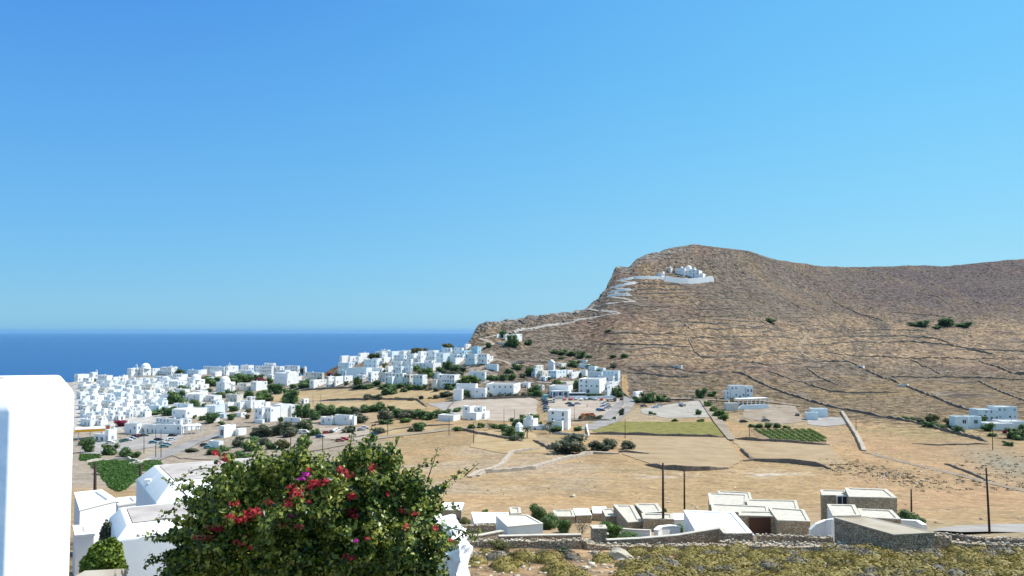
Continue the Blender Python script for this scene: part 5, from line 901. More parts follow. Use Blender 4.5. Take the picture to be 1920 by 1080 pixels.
def bus(px, py, head, L, Hh, col, lab, band=True):
    b = G(px, py); o = emp('coach', b, lab, 'bus'); o.rotation_euler = (0, 0, R(head)); o.children
    me = prof_body(L, 2.5, [(-L / 2, .45), (L / 2, .45), (L / 2 + .05, 1.4), (L / 2 - .3, Hh), (-L / 2 + .1, Hh), (-L / 2, Hh - .3)], 'body', CARM[col]); c = bpy.data.objects.new('body', me); COL.objects.link(c); c.parent = o
    me = prof_body(L, 2.54, [(-L / 2 + .4, 1.5), (L / 2 - .1, 1.5), (L / 2 - .32, Hh - .45), (-L / 2 + .4, Hh - .45)], 'window', M['glass']); c = bpy.data.objects.new('window_band', me); COL.objects.link(c); c.parent = o
    for x in (-L / 2 + 2.2, L / 2 - 2.4):
        for s in (-1, 1): c = bpy.data.objects.new('wheel', WHEEL); COL.objects.link(c); c.parent = o; c.location = (x, s * 1.15, .48); c.scale = (1.5, 1.2, 1.5)
bus(1082, 746, 4, 11.5, 3.3, 'white', 'long white coach with dark window band parked behind the cars'); bus(1023, 749, 75, 8, 3.0, 'teal', 'pale green and white bus parked at the dirt ground edge')
def truck(px, py, head, cab, bed, lab):
    b = G(px, py); o = emp('truck', b, lab, 'truck'); o.rotation_euler = (0, 0, R(head))
    for nm, me in (('cab', prof_body(2, 2.1, [(1.4, .5), (3.2, .5), (3.25, 1.5), (2.8, 2.4), (1.4, 2.4)], 'cab', CARM[cab])), ('bed', prof_body(4, 2.2, [(-3.2, .8), (1.3, .8), (1.3, 1.5), (-3.2, 1.5)], 'bed', CARM[bed])), ('window', prof_body(2, 2.13, [(2.0, 1.6), (3.1, 1.6), (2.78, 2.25), (2.0, 2.25)], 'window', M['glass']))):
        c = bpy.data.objects.new(nm, me); COL.objects.link(c); c.parent = o
    for x in (-2.2, 2.3):
        for s in (-1, 1): c = bpy.data.objects.new('wheel', WHEEL); COL.objects.link(c); c.parent = o; c.location = (x, s * .95, .42); c.scale = (1.3, 1.2, 1.3)
truck(1279, 762, 100, 'white', 'grey', 'small white-cabbed truck standing on the gravel yard'); truck(1146, 753, 3, 'grey', 'grey', 'long dark flatbed truck beside the parked cars'); truck(1031, 755, 2, 'white', 'grey', 'white-cabbed lorry next to the pale green bus'); truck(1104, 787, 8, 'orange', 'orange', 'rusty orange digger truck at the lower car park edge')
# ------------------------------------------------------------------ poles
def pole(px, yt, yb, Y=None, lean=0.0, rad=.14, m='pole', arms=True, desc='wooden utility pole', lab=None):
    b = G(px, yb); 
    if Y: b = P(px, yb, Y); b.z = min(b.z, float(GZ([b.x], [b.y])[0]))
    top = P(px + lean, yt, b.y); o = emp('utility_pole', b, lab, 'pole', 'utility poles'); mb = MB(); mb.tube([(b.x, b.y, b.z - 1), ((b.x + top.x) / 2, b.y, (b.z + top.z) / 2), (top.x, b.y, top.z)], [rad * 1.2, rad, rad * .75], 8); mb.build('shaft', M[m], o, True)
    if arms:
        for k, dz in enumerate((.35, .9)):
            a = MB(); a.box((top.x, top.y + rad, top.z - dz), (.18 + .1 * k, 0, 0), (0, .05, 0), .07); a.build('insulator_bracket', M['poleg'], o)
    if not lab: place(o, desc, px, yb)
pole(1243.5, 868, 1003, 103, -.5, .15, lab='tall dark wooden pole standing between the stone house and the white roof'); pole(1283.5, 880, 985, 128, -.5, .14, lab='dark wooden pole behind the big white flat roof')
pole(1856, 877, 1005, 101, -7, .13, lab='leaning reddish wooden pole beside the near road'); pole(1709, 917, 975, 150, -.5, .16, lab='short dark pole rising from the bush behind the brown roof')
pole(178, 868, 985, 62, .5, .13, lab='dark wooden pole by the tall white corner building'); pole(263.5, 871, 948, 78, 0, .16, lab='thick dark pole behind the chamfered white house'); pole(216, 933, 975, 50, 0, .07, 'poleg', lab='thin pale pole by the lower white roof')
for px, yt, yb in ((587, 735, 762), (601, 737, 760), (545, 806, 843), (605, 806, 846), (727, 758, 816), (842, 783, 816), (888, 791, 832), (945, 765, 797), (965, 766, 785), (270, 808, 850), (292, 806, 858), (302, 804, 859), (1605, 782, 813), (1633, 745, 772), (1861, 800, 844), (1172, 786, 822), (1077, 762, 788), (1405, 795, 824), (1896, 775, 800), (1168, 735, 760), (562, 783, 806), (1738, 752, 785), (1082, 640, 672), (1100, 636, 664), (1215, 710, 732)):
    pole(px, yt, yb, None, 0, .13, 'pole' if yb > 800 else 'poleg', False, 'thin utility pole')
# ------------------------------------------------------------------ small figure in the car park
def person(px, py):
    b = G(px, py); o = emp('person', b, 'person in dark clothes walking across the pale car park', 'person')
    J = {'pelvis': (0, 0, .95), 'spine': (0, 0, 1.2), 'chest': (0, 0, 1.42), 'neck': (0, 0, 1.53), 'head': (0, .01, 1.66), 'top': (0, .01, 1.74), 'sl': (-.19, 0, 1.42), 'sr': (.19, 0, 1.42), 'el': (-.25, .05, 1.13), 'er': (.26, -.04, 1.13), 'wl': (-.26, -.08, .88), 'wr': (.27, -.14, .9), 'hl': (-.1, 0, .9), 'hr': (.1, 0, .9), 'kl': (-.11, -.1, .5), 'kr': (.11, .06, .49), 'al': (-.11, -.12, .08), 'ar': (.11, .22, .11), 'tl': (-.11, -.27, .03), 'tr': (.11, .1, .03)}
    ks = list(J); E = [('pelvis', 'spine'), ('spine', 'chest'), ('chest', 'neck'), ('neck', 'head'), ('head', 'top'), ('chest', 'sl'), ('chest', 'sr'), ('sl', 'el'), ('el', 'wl'), ('sr', 'er'), ('er', 'wr'), ('pelvis', 'hl'), ('pelvis', 'hr'), ('hl', 'kl'), ('kl', 'al'), ('al', 'tl'), ('hr', 'kr'), ('kr', 'ar'), ('ar', 'tr')]
    rad = {'pelvis': .14, 'spine': .13, 'chest': .15, 'neck': .055, 'head': .1, 'top': .07, 'sl': .07, 'sr': .07, 'el': .05, 'er': .05, 'wl': .035, 'wr': .035, 'hl': .1, 'hr': .1, 'kl': .065, 'kr': .065, 'al': .045, 'ar': .045, 'tl': .04, 'tr': .04}
    me = bpy.data.meshes.new('body'); me.from_pydata([J[k] for k in ks], [(ks.index(a), ks.index(c)) for a, c in E], []); ob = bpy.data.objects.new('body', me); COL.objects.link(ob); ob.parent = o
    sk = ob.modifiers.new('skin', 'SKIN'); 
    for i, k in enumerate(ks): me.skin_vertices[0].data[i].radius = (rad[k], rad[k])
    me.skin_vertices[0].data[0].use_root = True; sb = ob.modifiers.new('sub', 'SUBSURF'); sb.levels = 1; sb.render_levels = 1; me.materials.append(mat('dark_clothes', (.05, .045, .06), .8))
person(1101, 764)
# ------------------------------------------------------------------ near stone houses seen from above
def inset(q, d):
    n = len(q); out = []
    for i in range(n):
        a, b, c = Vector(q[i - 1]), Vector(q[i]), Vector(q[(i + 1) % n]); e1 = (b - a).normalized(); e2 = (c - b).normalized(); n1 = Vector((-e1.y, e1.x)); n2 = Vector((-e2.y, e2.x))
        k = (n1 + n2); k = k / max(.3, k.dot(n1)); out.append(b + k * d)
    return out
def flat(px4, ref, Y, hgt, e, wall='hstone', roof='cream', par=.35, pw=.35, cap='cap', dz=0.0, wname='wall', zt=None):
    """px4: roof outline in photo pixels (CCW from above: back-left, front-left, front-right, back-right); ref: index whose depth is Y"""
    if zt is None: zt = P(px4[ref][0], px4[ref][1], Y).z
    q = []
    for px, py in px4: u, v = ray(px, py); D = min(zt / v, 400); q.append(Vector((u * D, D)))
    ar = sum(q[i].x * q[(i + 1) % len(q)].y - q[(i + 1) % len(q)].x * q[i].y for i in range(len(q)))
    if ar < 0: q = q[::-1]
    zb = zt - hgt; n = len(q); i1 = inset(q, pw); mb = MB()
    mb.add([(p.x, p.y, zb) for p in q] + [(p.x, p.y, zt - .12) for p in q], [(k, (k + 1) % n, n + (k + 1) % n, n + k) for k in range(n)]); mb.build(wname, M[wall], e)
    o1 = inset(q, -.04); cb = MB(); vs = [(p.x, p.y, zt - .12) for p in o1] + [(p.x, p.y, zt) for p in o1] + [(p.x, p.y, zt) for p in i1] + [(p.x, p.y, zt - par) for p in i1]
    fs = []
    for k in range(n):
        j = (k + 1) % n; fs += [(k, j, n + j, n + k), (n + k, n + j, 2 * n + j, 2 * n + k), (2 * n + k, 2 * n + j, 3 * n + j, 3 * n + k)]
    fs.append(tuple(range(n - 1, -1, -1))); cb.add(vs, fs); cb.build('parapet', M[cap], e)
    rb = MB(); rb.poly([(p.x, p.y, zt - par + .015) for p in i1]); rb.build('roof', M[roof], e)
    return zt, q
def nearhouse(parts, lab, openings=()):
    c = parts[0][0][0]; e = emp('stone_house', P(c[0], c[1] + 20, parts[0][2]), lab, 'house', 'stone houses below the road')
    for p in parts:
        kw = p[4] if len(p) > 4 else {}; flat(p[0], p[1], p[2], p[3], e, **kw)
    for px, py, Y, w, hh, m, ang in openings: opening('door' if hh > 1.7 else 'window', e, P(px, py, Y), R(ang), w, hh, m)
    return e
nearhouse([([(930, 966), (952, 987), (1018, 981), (989, 965)], 1, 96, 4.6, {'wall': 'whiteb', 'roof': 'roofg', 'cap': 'whitew', 'pw': .22})], 'blue-grey block house with flat grey roof among the stone houses')
nearhouse([([(884, 960), (890, 981), (950, 979), (953, 961)], 1, 104, 3.2, {'wall': 'white', 'roof': 'roofg', 'cap': 'white', 'pw': .25, 'par': .9})], 'white-walled court with grey floor behind the blue-grey block')
nearhouse([([(955, 951), (958, 963), (977, 962), (975, 951)], 1, 112, 2.6, {'wall': 'hstone', 'par': .7})], 'tiny stone stair head behind the grey roof')
nearhouse([([(831, 942), (824, 955), (865, 956), (870, 942)], 1, 112, 3.8, {'cap': 'white'})], 'small stone house with white roof next to the crimson bush')
nearhouse([([(1037, 956), (1040, 968), (1078, 968), (1074, 956)], 1, 118, 3.0, {'wall': 'hstone', 'roof': 'roofg', 'par': 1.0}), ([(1075, 953), (1080, 966), (1109, 965), (1103, 953)], 1, 119, 3, {'cap': 'white'})], 'low stone yard and white roof behind the green bushes')
nearhouse([([(1110, 950), (1112, 962), (1140, 962), (1136, 950)], 1, 124, 3, {'cap': 'white'})], 'small white-roofed house behind the bushes')
nearhouse([([(1128, 953), (1136, 968), (1163, 966), (1150, 953)], 1, 112, 4.0, {}), ([(1150, 946), (1178, 979), (1204, 977), (1187, 947)], 1, 104, 3.8, {'pw': .5}), ([(1190, 944), (1207, 962), (1243, 959), (1233, 944)], 1, 108, 4.0, {'pw': .45}), ([(1203, 962), (1206, 972), (1263, 973), (1262, 963)], 1, 103, 4.2, {'pw': .4, 'par': .25})], 'stone house of stepped slanting white roofs')
nearhouse([([(1262, 962), (1264, 974), (1300, 974), (1296, 962)], 1, 105, 3.6, {'wall': 'whiteb', 'cap': 'white'})], 'low white link building beside the big white roof')
nearhouse([([(1282, 956), (1309, 1003), (1414, 1003), (1376, 960)], 2, 84, 2.9, {'wall': 'white', 'roof': 'roofw', 'cap': 'white', 'pw': .45, 'par': .45})], 'white walled house with very large flat white roof')
nearhouse([([(1345, 920), (1350, 932), (1410, 936), (1406, 923)], 1, 122, 3.2, {'par': .3}), ([(1328, 924), (1331, 946), (1400, 946), (1401, 927)], 1, 112, 3.4, {}), ([(1399, 936), (1404, 953), (1498, 955), (1493, 938)], 1, 108, 3.4, {}), ([(1333, 944), (1336, 959), (1442, 961), (1440, 949)], 1, 103, 3.6, {'par': .3}), ([(1441, 951), (1458, 975), (1519, 977), (1507, 955)], 1, 96, 4.0, {'par': .8}), ([(1385, 958), (1386, 966), (1462, 968), (1459, 959)], 1, 99, 4.0, {'par': .2, 'pw': .3})],
  'large stone house of stepped cream roofs with brown door', [(1418, 985, 98.6, 1.7, 1.9, 'n', 0), (1433, 985, 98.6, 1.5, 1.9, 'n', 0)])
nearhouse([([(1538, 918), (1541, 928), (1590, 928), (1586, 919)], 1, 112, 4.6, {}), ([(1584, 914), (1592, 931), (1682, 933), (1662, 917)], 1, 108, 3.6, {'pw': .5})], 'brown stone house with two cream-edged roofs', [(1579, 941, 111.8, 1.6, 1.8, 'd', 0)])
nearhouse([([(1551, 945), (1562, 967), (1613, 966), (1602, 946)], 1, 96, 4.2, {'wall': 'white', 'pw': .4}), ([(1608, 953), (1617, 969), (1689, 973), (1672, 956)], 1, 97, 3.4, {'wall': 'hstone', 'pw': .4})], 'cream and white house of two roofs behind the brown roof')
nearhouse([([(1564, 970), (1676, 1002), (1753, 998), (1622, 968)], 1, 74, 3.6, {'wall': 'drystone', 'roof': 'rooft', 'cap': 'rooft', 'pw': .15, 'par': .05})], 'long rough stone barn with sloping brown earth roof')
def rough(pts, zt_px, thick, lab, Y=None, m='drystone', stones=True, base=1.2, name='dry_stone_wall', size=.34, capm=None, Ys=None):
    """near wall: pts (px, py_top, Y) along its top; stones are real lumps set in the faces and along the top"""
    mb = MB(); L = [P(x, y, d) for x, y, d in pts]; e = emp(name, L[0] - Vector((0, 0, 1.5)), lab, 'wall', 'near stone walls'); g = random.Random(int(pts[0][0]))
    S = []
    for i in range(len(L) - 1):
        n = max(1, int((L[i + 1] - L[i]).length / .8))
        for k in range(n): S.append(L[i].lerp(L[i + 1], k / n))
    S.append(L[-1]); vs = []; fs = []; D = []
    for i, p in enumerate(S):
        a = S[max(0, i - 1)]; b = S[min(len(S) - 1, i + 1)]; d = Vector((b.x - a.x, b.y - a.y, 0)).normalized(); nr = Vector((-d.y, d.x, 0)); D.append((d, nr)); zg = min(float(GZ([p.x], [p.y])[0]), p.z - .5) - .3
        zt = p.z - (.06 if stones else 0) + g.uniform(-.03, .03) * (3 if stones else .4)
        vs += [(p.x - nr.x * thick * .6, p.y - nr.y * thick * .6, zg), (p.x - nr.x * thick / 2, p.y - nr.y * thick / 2, zt), (p.x + nr.x * thick / 2, p.y + nr.y * thick / 2, zt), (p.x + nr.x * thick * .6, p.y + nr.y * thick * .6, zg)]
    for i in range(len(S) - 1):
        for k in range(3): fs.append((i * 4 + k + 1, i * 4 + k, i * 4 + 4 + k, i * 4 + 5 + k))
    fs += [(0, 1, 2, 3), tuple(len(S) * 4 - 4 + k for k in (3, 2, 1, 0))]; mb.add(vs, fs); mb.build('core', M[m], e)
    sb = MB(); tot = sum((S[i + 1] - S[i]).length for i in range(len(S) - 1))
    def lump(c, s):
        a = g.uniform(0, 3); ax = Vector((math.cos(a), math.sin(a), g.uniform(-.3, .3))) * s * g.uniform(.7, 1.2); ay = Vector((-math.sin(a), math.cos(a), 0)) * s * g.uniform(.5, .9); az = Vector((g.uniform(-.2, .2), g.uniform(-.2, .2), 1)) * s * g.uniform(.4, .75)
        q = [c + ax * i + ay * j + az * k + Vector((g.uniform(-1, 1), g.uniform(-1, 1), g.uniform(-1, 1))) * s * .16 for k in (-1, 1) for i, j in ((-.8, -.8), (.8, -.8), (.8, .8), (-.8, .8))]
        sb.add(q, [(3, 2, 1, 0), (4, 5, 6, 7), (0, 1, 5, 4), (1, 2, 6, 5), (2, 3, 7, 6), (3, 0, 4, 7)])
    if stones:
        hgt = 1.4
        for i in range(len(S) - 1):
            seg = (S[i + 1] - S[i]).length; p0 = S[i]; H_ = min(2.2, vs[i * 4 + 1][2] - vs[i * 4][2]); d, nr = D[i]
            for _ in range(int(seg * 4.2 + .5)): t = g.random(); lump(p0.lerp(S[i + 1], t) + nr * g.uniform(-.4, .4) * thick + Vector((0, 0, g.uniform(-.06, .05))), g.uniform(.6, 1.1) * size / 2.1)
            for _ in range(int(seg * H_ * 6.0)): t = g.random(); w = g.random(); q = p0.lerp(S[i + 1], t) - nr * thick * (.47 + .09 * w) - Vector((0, 0, w * H_)); lump(q, g.uniform(.5, 1.0) * size / 2.2)
        sb.build('stones', M['stonegrey'], e)['kind'] = 'stuff'
    if capm:
        c = MB(); k = 0
        for i in range(len(S) - 1):
            d, nr = D[i]; a, b = S[i], S[i + 1]; t = nr * (thick / 2 + .06); z = Vector((0, 0, .1))
            c.add([a - t, b - t, b + t, a + t, a - t + z, b - t + z, b + t + z, a + t + z], [(3, 2, 1, 0), (4, 5, 6, 7), (0, 1, 5, 4), (1, 2, 6, 5), (2, 3, 7, 6), (3, 0, 4, 7)])
        c.build('coping', M[capm], e)
    return e
rough([(848, 1018, 78), (900, 1013, 78.5), (1000, 1012, 79), (1078, 1012, 79), (1090, 1010, 79)], 0, .8, 'light rubble wall of grey stones running toward the crimson bush')
rough([(935, 1006, 83), (1010, 1004, 84), (1090, 1003, 84)], 0, .5, 'low smooth-topped wall just behind the grey rubble wall', stones=False, capm='cap')
rough([(863, 1008, 84), (900, 1004, 86), (942, 996, 88)], 0, .5, 'short wall slanting up beside the crimson bush', stones=False, capm='cap')
rough([(855, 986, 98), (890, 983, 98), (930, 982, 98)], 0, .6, 'rubble wall in front of the white-walled court', capm=None)
rough([(1109, 989, 84), (1137, 989, 84)], 0, 1.5, 'square stone gate pillar with pale cap', stones=True, size=.4, capm='cap', name='gate_pillar')
rough([(1093, 1008, 80), (1110, 1016, 79)], 0, .8, 'dark wall end joining the gate pillar')
rough([(1137, 1013, 82), (1200, 1010, 82.5), (1270, 1004, 83), (1330, 994, 83.5), (1353, 990, 84)], 0, .5, 'long pale stone wall rising toward the big white roof', stones=False, capm='cap', m='drystone')
rough([(1353, 991, 83), (1362, 1001, 82), (1410, 1000, 82)], 0, .5, 'stepped wall end under the big white roof', stones=False, capm='cap')
rough([(1100, 1018, 78), (1150, 1021, 78), (1240, 1021, 78), (1350, 1020, 77.5), (1450, 1021, 77), (1560, 1024, 76), (1655, 1026, 75.5)], 0, .9, 'long dark rubble wall along the top of the scrub slope')
rough([(1350, 1013, 80), (1420, 1016, 80), (1540, 1019, 79), (1575, 1018, 79)], 0, .6, 'second rubble wall directly behind the long dark one')
rough([(1418, 1002, 87), (1480, 1004, 87), (1560, 1006, 87)], 0, .6, 'rubble wall in front of the house with the brown door')
rough([(1518, 994, 92), (1530, 983, 92), (1548, 976, 92), (1562, 974, 91)], 0, .5, 'curved white plastered yard wall', stones=False, m='white', capm='white', name='yard_wall')
rough([(1753, 1003, 77), (1782, 1006, 76), (1783, 1013, 76), (1840, 1017, 75), (1880, 1018, 75), (1940, 1023, 74)], 0, .8, 'pale rubble wall at the road corner beyond the stone barn')
rough([(1755, 998, 84), (1800, 1003, 83), (1850, 1010, 81), (1900, 1009, 81), (1940, 1010, 81)], 0, .5, 'thin dark wall beside the near road', m='farstone')
rough([(1680, 975, 104), (1720, 977, 102), (1733, 985, 100)], 0, .5, 'white wall around the dark bush', stones=False, m='white', capm='white', name='yard_wall')
rough([(1230, 995, 92), (1238, 988, 93), (1258, 986, 94), (1275, 988, 94)], 0, .5, 'curved white yard wall under the tall pole', stones=False, m='white', capm='white', name='yard_wall')
rough([(1166, 992, 96), (1190, 994, 95), (1220, 995, 94)], 0, .4, 'thin white garden wall beside the green bush', stones=False, m='white', capm='cap', name='yard_wall')
# ------------------------------------------------------------------ scrub and stones on the slopes
def mounds(name, spots, m, nl=60, kind='stuff', leaf=.24, core=False):
    """low cushions of leaf-sized faces; core adds the solid dome under them"""
    g = np.random.default_rng(3); V = []; Cv = []; Cf = []
    for (x, y, z, r, hh) in spots:
        n = nl; th = g.uniform(0, 2 * math.pi, n); ph = np.arccos(g.uniform(0.02, 1, n)); d = np.stack([np.sin(ph) * np.cos(th), np.sin(ph) * np.sin(th), np.cos(ph)], 1)
        lump = 1 + .16 * np.sin(th * 3 + x) * np.sin(ph * 2) + .1 * np.sin(th * 5 + y)
        c = d * np.array([r, r, hh]) * (lump * g.uniform(.86, 1.04, n))[:, None]; t = np.cross(d, g.normal(size=(n, 3))); t /= np.linalg.norm(t, axis=1)[:, None] + 1e-9; b = np.cross(d, t) * .85 + d * (.15 if core else .5)
        s = r * leaf * g.uniform(.6, 1.4, n)[:, None]; V.append(np.stack([c + t * s, c + b * s, c - t * s, c - b * s], 1).reshape(-1, 3) + np.array([x, y, z]))
        if core:
            b0 = len(Cv)
            for i in range(3):
                for k in range(8): a = 2 * math.pi * k / 8; p_ = math.pi / 2 * (1 - i / 3); Cv.append((x + r * .9 * math.sin(p_) * math.cos(a), y + r * .9 * math.sin(p_) * math.sin(a), z - .1 + hh * .9 * math.cos(p_)))
            for i in range(2):
                for k in range(8): Cf.append((b0 + i * 8 + k, b0 + i * 8 + (k + 1) % 8, b0 + i * 8 + 8 + (k + 1) % 8, b0 + i * 8 + 8 + k))
            Cf += [(b0 + 16, b0 + 17, b0 + 18, b0 + 19), (b0 + 16, b0 + 19, b0 + 20, b0 + 23), (b0 + 20, b0 + 21, b0 + 22, b0 + 23)]
    V = np.vstack(V); F = np.arange(len(V)).reshape(-1, 4)
    if core: F = np.vstack([F, np.array(Cf) + len(V)]); V = np.vstack([V, np.array(Cv)])
    o = np_mesh(name, V, F, m); tag(o, kind=kind); return o
scrubm = leafmat('phrygana', [(.15, .115, .03), (.225, .18, .045), (.29, .235, .07), (.20, .18, .10)], .22, .32, .15)
scrubg = leafmat('phrygana_grey', [(.14, .13, .10), (.22, .20, .16)], .5, .8, .2)
g = np.random.default_rng(8); sp = []; sg = []
for _ in range(900):
    px = g.uniform(850, 1960); py = g.uniform(1034, 1110)
    dens = .25 + .75 * (1 if px > 1180 + (1080 - py) * 1.2 else 0)
    if vnoise(np.array([px * .012]), np.array([py * .05]), 5)[0] * 1.0 > dens + .25: continue
    if g.random() > dens: continue
    x, y, z = GA([px], [py]); r = g.uniform(.55, 1.3); (sg if g.random() < .2 else sp).append((x[0], y[0], z[0] - .05, r, r * g.uniform(.5, .8)))
mounds('scrub', sp, scrubm, 230, leaf=.085, core=True); mounds('grey_scrub', sg, scrubg, 200, leaf=.10, core=True)
dry = leafmat('dry_brush', [(.07, .06, .04), (.12, .10, .065), (.18, .145, .09)], .7, .3, .15)
sp = []
for _ in range(15000):
    px = g.uniform(880, 1930); top = ip(PYR, px) + 3; py = g.uniform(top, 770) if g.random() < .93 else g.uniform(770, 1000)
    if py > 745 and px < 1200: continue
    if py < 700 and px < 940 and py > 640: continue
    if vnoise(np.array([px * .02]), np.array([py * .06]), 15)[0] < .42 and py < 770: continue
    if py > 790 and vnoise(np.array([px * .012]), np.array([py * .03]), 25)[0] < .62: continue
    x, y, z = GA([px], [py]); s_ = y[0] / FPX; r = s_ * g.uniform(.8, 2.2); sp.append((x[0], y[0], z[0] - .1, min(2.2, r), min(1.3, r * .55)))
for _ in range(420):
    t = g.random(); px, py = (1560 + 200 * t + g.normal() * 22, 868 + 40 * t + g.normal() * 7) if g.random() < .6 else (g.uniform(1790, 1925), 850 + g.uniform(0, 70))
    x, y, z = GA([px], [py]); sp.append((x[0], y[0], z[0] - .1, g.uniform(.35, .8), g.uniform(.25, .5)))
mounds('hill_scrub', sp, dry, 16)
def pebbles(name, n, fn, m, s0, s1):
    g = np.random.default_rng(12); V = []; F = []
    for _ in range(n):
        q = fn(g)
        if q is None: continue
        x, y, z = GA([q[0]], [q[1]]); s = g.uniform(s0, s1) * (1 if g.random() > .06 else 2); c = np.array([x[0], y[0], z[0] + s * .15]); b = len(V) * 8
        q8 = np.array([(i, j, k) for k in (-.6, .6) for i, j in ((-1, -1), (1, -1), (1, 1), (-1, 1))], float) * s * np.array([1, .8, .7]) + g.normal(size=(8, 3)) * s * .22
        a = g.uniform(0, 3); R2 = np.array([[math.cos(a), -math.sin(a), 0], [math.sin(a), math.cos(a), 0], [0, 0, 1]]); V.append(q8 @ R2.T + c)
        F += [tuple(b + k for k in f) for f in ((3, 2, 1, 0), (4, 5, 6, 7), (0, 1, 5, 4), (1, 2, 6, 5), (2, 3, 7, 6), (3, 0, 4, 7))]
    tag(np_mesh(name, np.vstack(V), F, m), kind='stuff')
pebbles('slope_stones', 650, lambda g: (g.uniform(860, 1940), 1036 + 60 * g.random() ** 1.6), M['stonegrey'], .06, .17)
def hr(g):
    px = g.uniform(882, 1900); t = g.random(); py = ip(PYR, px) + 2 + (60 if px > 1100 else 25) * t ** 1.5; return (px, py)
pebbles('hill_rocks', 1300, hr, noisy('crag_rock', [(.17, .155, .14), (.30, .27, .24)], .5, .95, 5, rnd=.5), .35, 1.05)
pebbles('field_stones', 380, lambda g: (g.normal(1690, 60), g.normal(890, 12)) if g.random() < .45 else (g.uniform(860, 1920), g.uniform(800, 1000)), M['stonegrey'], .10, .28)
rb = emp('boulder', G(1165, 1048), 'pale jagged boulder lying on the scrub slope below the stone wall', 'boulder'); mb = MB(); g2 = random.Random(4); c0 = G(1165, 1050)
bm = bmesh.new(); bmesh.ops.create_icosphere(bm, subdivisions=3, radius=1)
for v in bm.verts: v.co = Vector((v.co.x * 1.1, v.co.y * .8, v.co.z * .7)) * (.8 + .5 * vnoise(np.array([v.co.x * 1.7 + 9]), np.array([v.co.y * 1.7 + v.co.z * 2.1 + 9]), 3)[0])
me = bpy.data.meshes.new('rock'); bm.to_mesh(me); bm.free(); me.materials.append(M['stonegrey']); ob = bpy.data.objects.new('rock', me); COL.objects.link(ob); ob.parent = rb; ob.rotation_euler = (0, .5, .4)
# vine rows
vm = LF['b']
for k in range(9):
    x0 = 1416 + k * 12; sp = []
    for j in range(40):
        t = j / 39; px = x0 + t * 42 + k * .6; py = 806 + t * 23
        if px > 1546 or px < 1412: continue
        p = G(px, py); sp.append((p.x, p.y, p.z - .1, 1.15, 1.0))
    if sp: o = mounds('vine_row', sp, vm, 22, 'thing'); tag(o, 'low green vine row in the brown plot, ' + ORD[k] + ' from the farm track', 'vine row', 'vine rows in the brown plot')
g = np.random.default_rng(31); sp = []
for _ in range(900):
    px = g.uniform(158, 266); py = g.uniform(864, 922); r = zrow([(163, 868), (200, 863), (246, 864), (264, 872), (262, 892), (240, 915), (222, 922), (205, 914), (185, 888)], py)
    if r and r[0] < px < r[1]: p = G(px, py); sp.append((p.x, p.y, p.z, g.uniform(.4, .9), g.uniform(.4, .9)))
for _ in range(200): p = G(g.uniform(266, 300), g.uniform(865, 880)); sp.append((p.x, p.y, p.z, .6, .6))
for _ in range(160): p = G(g.uniform(150, 188), g.uniform(853, 863)); sp.append((p.x, p.y, p.z, .7, .6))
mounds('vegetable_leaves', sp, leafmat('vegetable_leaf', [(.03, .075, .015), (.07, .15, .025), (.11, .21, .04)], .8, .5), 30)
# ------------------------------------------------------------------ close whitewashed buildings
plaster = noisy('plaster_smooth', [(.80, .80, .79), (.86, .86, .85)], 1.2, .8, 5, .0025, 9.0, spec=.2)
plroof = noisy('plaster_roof', [(0.30, 0.27, 0.255), (0.38, 0.345, 0.33), (0.45, 0.42, 0.40)], 1.1, .9, 7, .006, 9.0)
M['plaster'] = plaster
def chamfer_block(e, q, z_side, z_top, ins, z_bot, roof=True, rin=.35, wn='wall', seg=3, rz=-.03):
    """rounded-shoulder whitewashed block: q CCW outline at shoulder height"""
    n = len(q); rings = [[(p.x, p.y, z_bot) for p in q], [(p.x, p.y, z_side) for p in q]]
    for k in range(1, seg + 1):
        a = k / seg * math.pi / 2; i1 = inset(q, ins * (1 - math.cos(a)) if seg > 1 else ins); rings.append([(p.x, p.y, z_side + (z_top - z_side) * (math.sin(a) if seg > 1 else 1)) for p in i1])
    i2 = inset(q, ins + rin); rings.append([(p.x, p.y, z_top) for p in i2]); rings.append([(p.x, p.y, z_top - .05) for p in i2])
    vs = [v for r in rings for v in r]; fs = [(a * n + i, a * n + (i + 1) % n, (a + 1) * n + (i + 1) % n, (a + 1) * n + i) for a in range(len(rings) - 1) for i in range(n)]
    mb = MB(); mb.add(vs, fs); o = mb.build(wn, plaster, e); bv = o.modifiers.new('soft', 'BEVEL'); bv.width = min(.10, ins * .25); bv.segments = 4; bv.limit_method = 'ANGLE'; bv.angle_limit = R(20)
    for f in o.data.polygons: f.use_smooth = True
    rb = MB(); rb.poly([(p[0], p[1], z_top + rz) for p in rings[-1]]); rb.build('roof', plroof, e)
def qd(*p): return [Vector(x) for x in p]
e = emp('whitewashed_building', (-2.6, 4, -3), 'huge bright white plastered building corner close at the frame edge', 'building')
c1 = Vector((-1.988, 3.2)); c2 = Vector((-2.216, 4.08)); dv = (c2 - c1).normalized(); nv_ = Vector((-dv.y, dv.x)); 
chamfer_block(e, qd(c1, c2, c2 + nv_ * 4, c1 + nv_ * 4), -.305, -.215, .055, -7, rin=.16, seg=1, rz=.004)
e = emp('whitewashed_house', (-11, 25, -11), 'white house with pinkish flat roof and rounded white shoulders just behind the crimson bush', 'house')
c1 = Vector((-11.7, 24.0)); c2 = Vector((-13.36, 26.9)); d = (c2 - c1).normalized(); f = Vector((-d.y, d.x)) * -1; 
L0 = 4.6; chamfer_block(e, qd(c1, c1 + f * L0, c2 + f * L0, c2), -6.16, -5.80, .32, -12, rin=.16, seg=1, rz=.01)
e = emp('whitewashed_house', (-13, 32, -11), 'taller white house with chamfered end wall and broad pale roof by the thick dark pole', 'house')
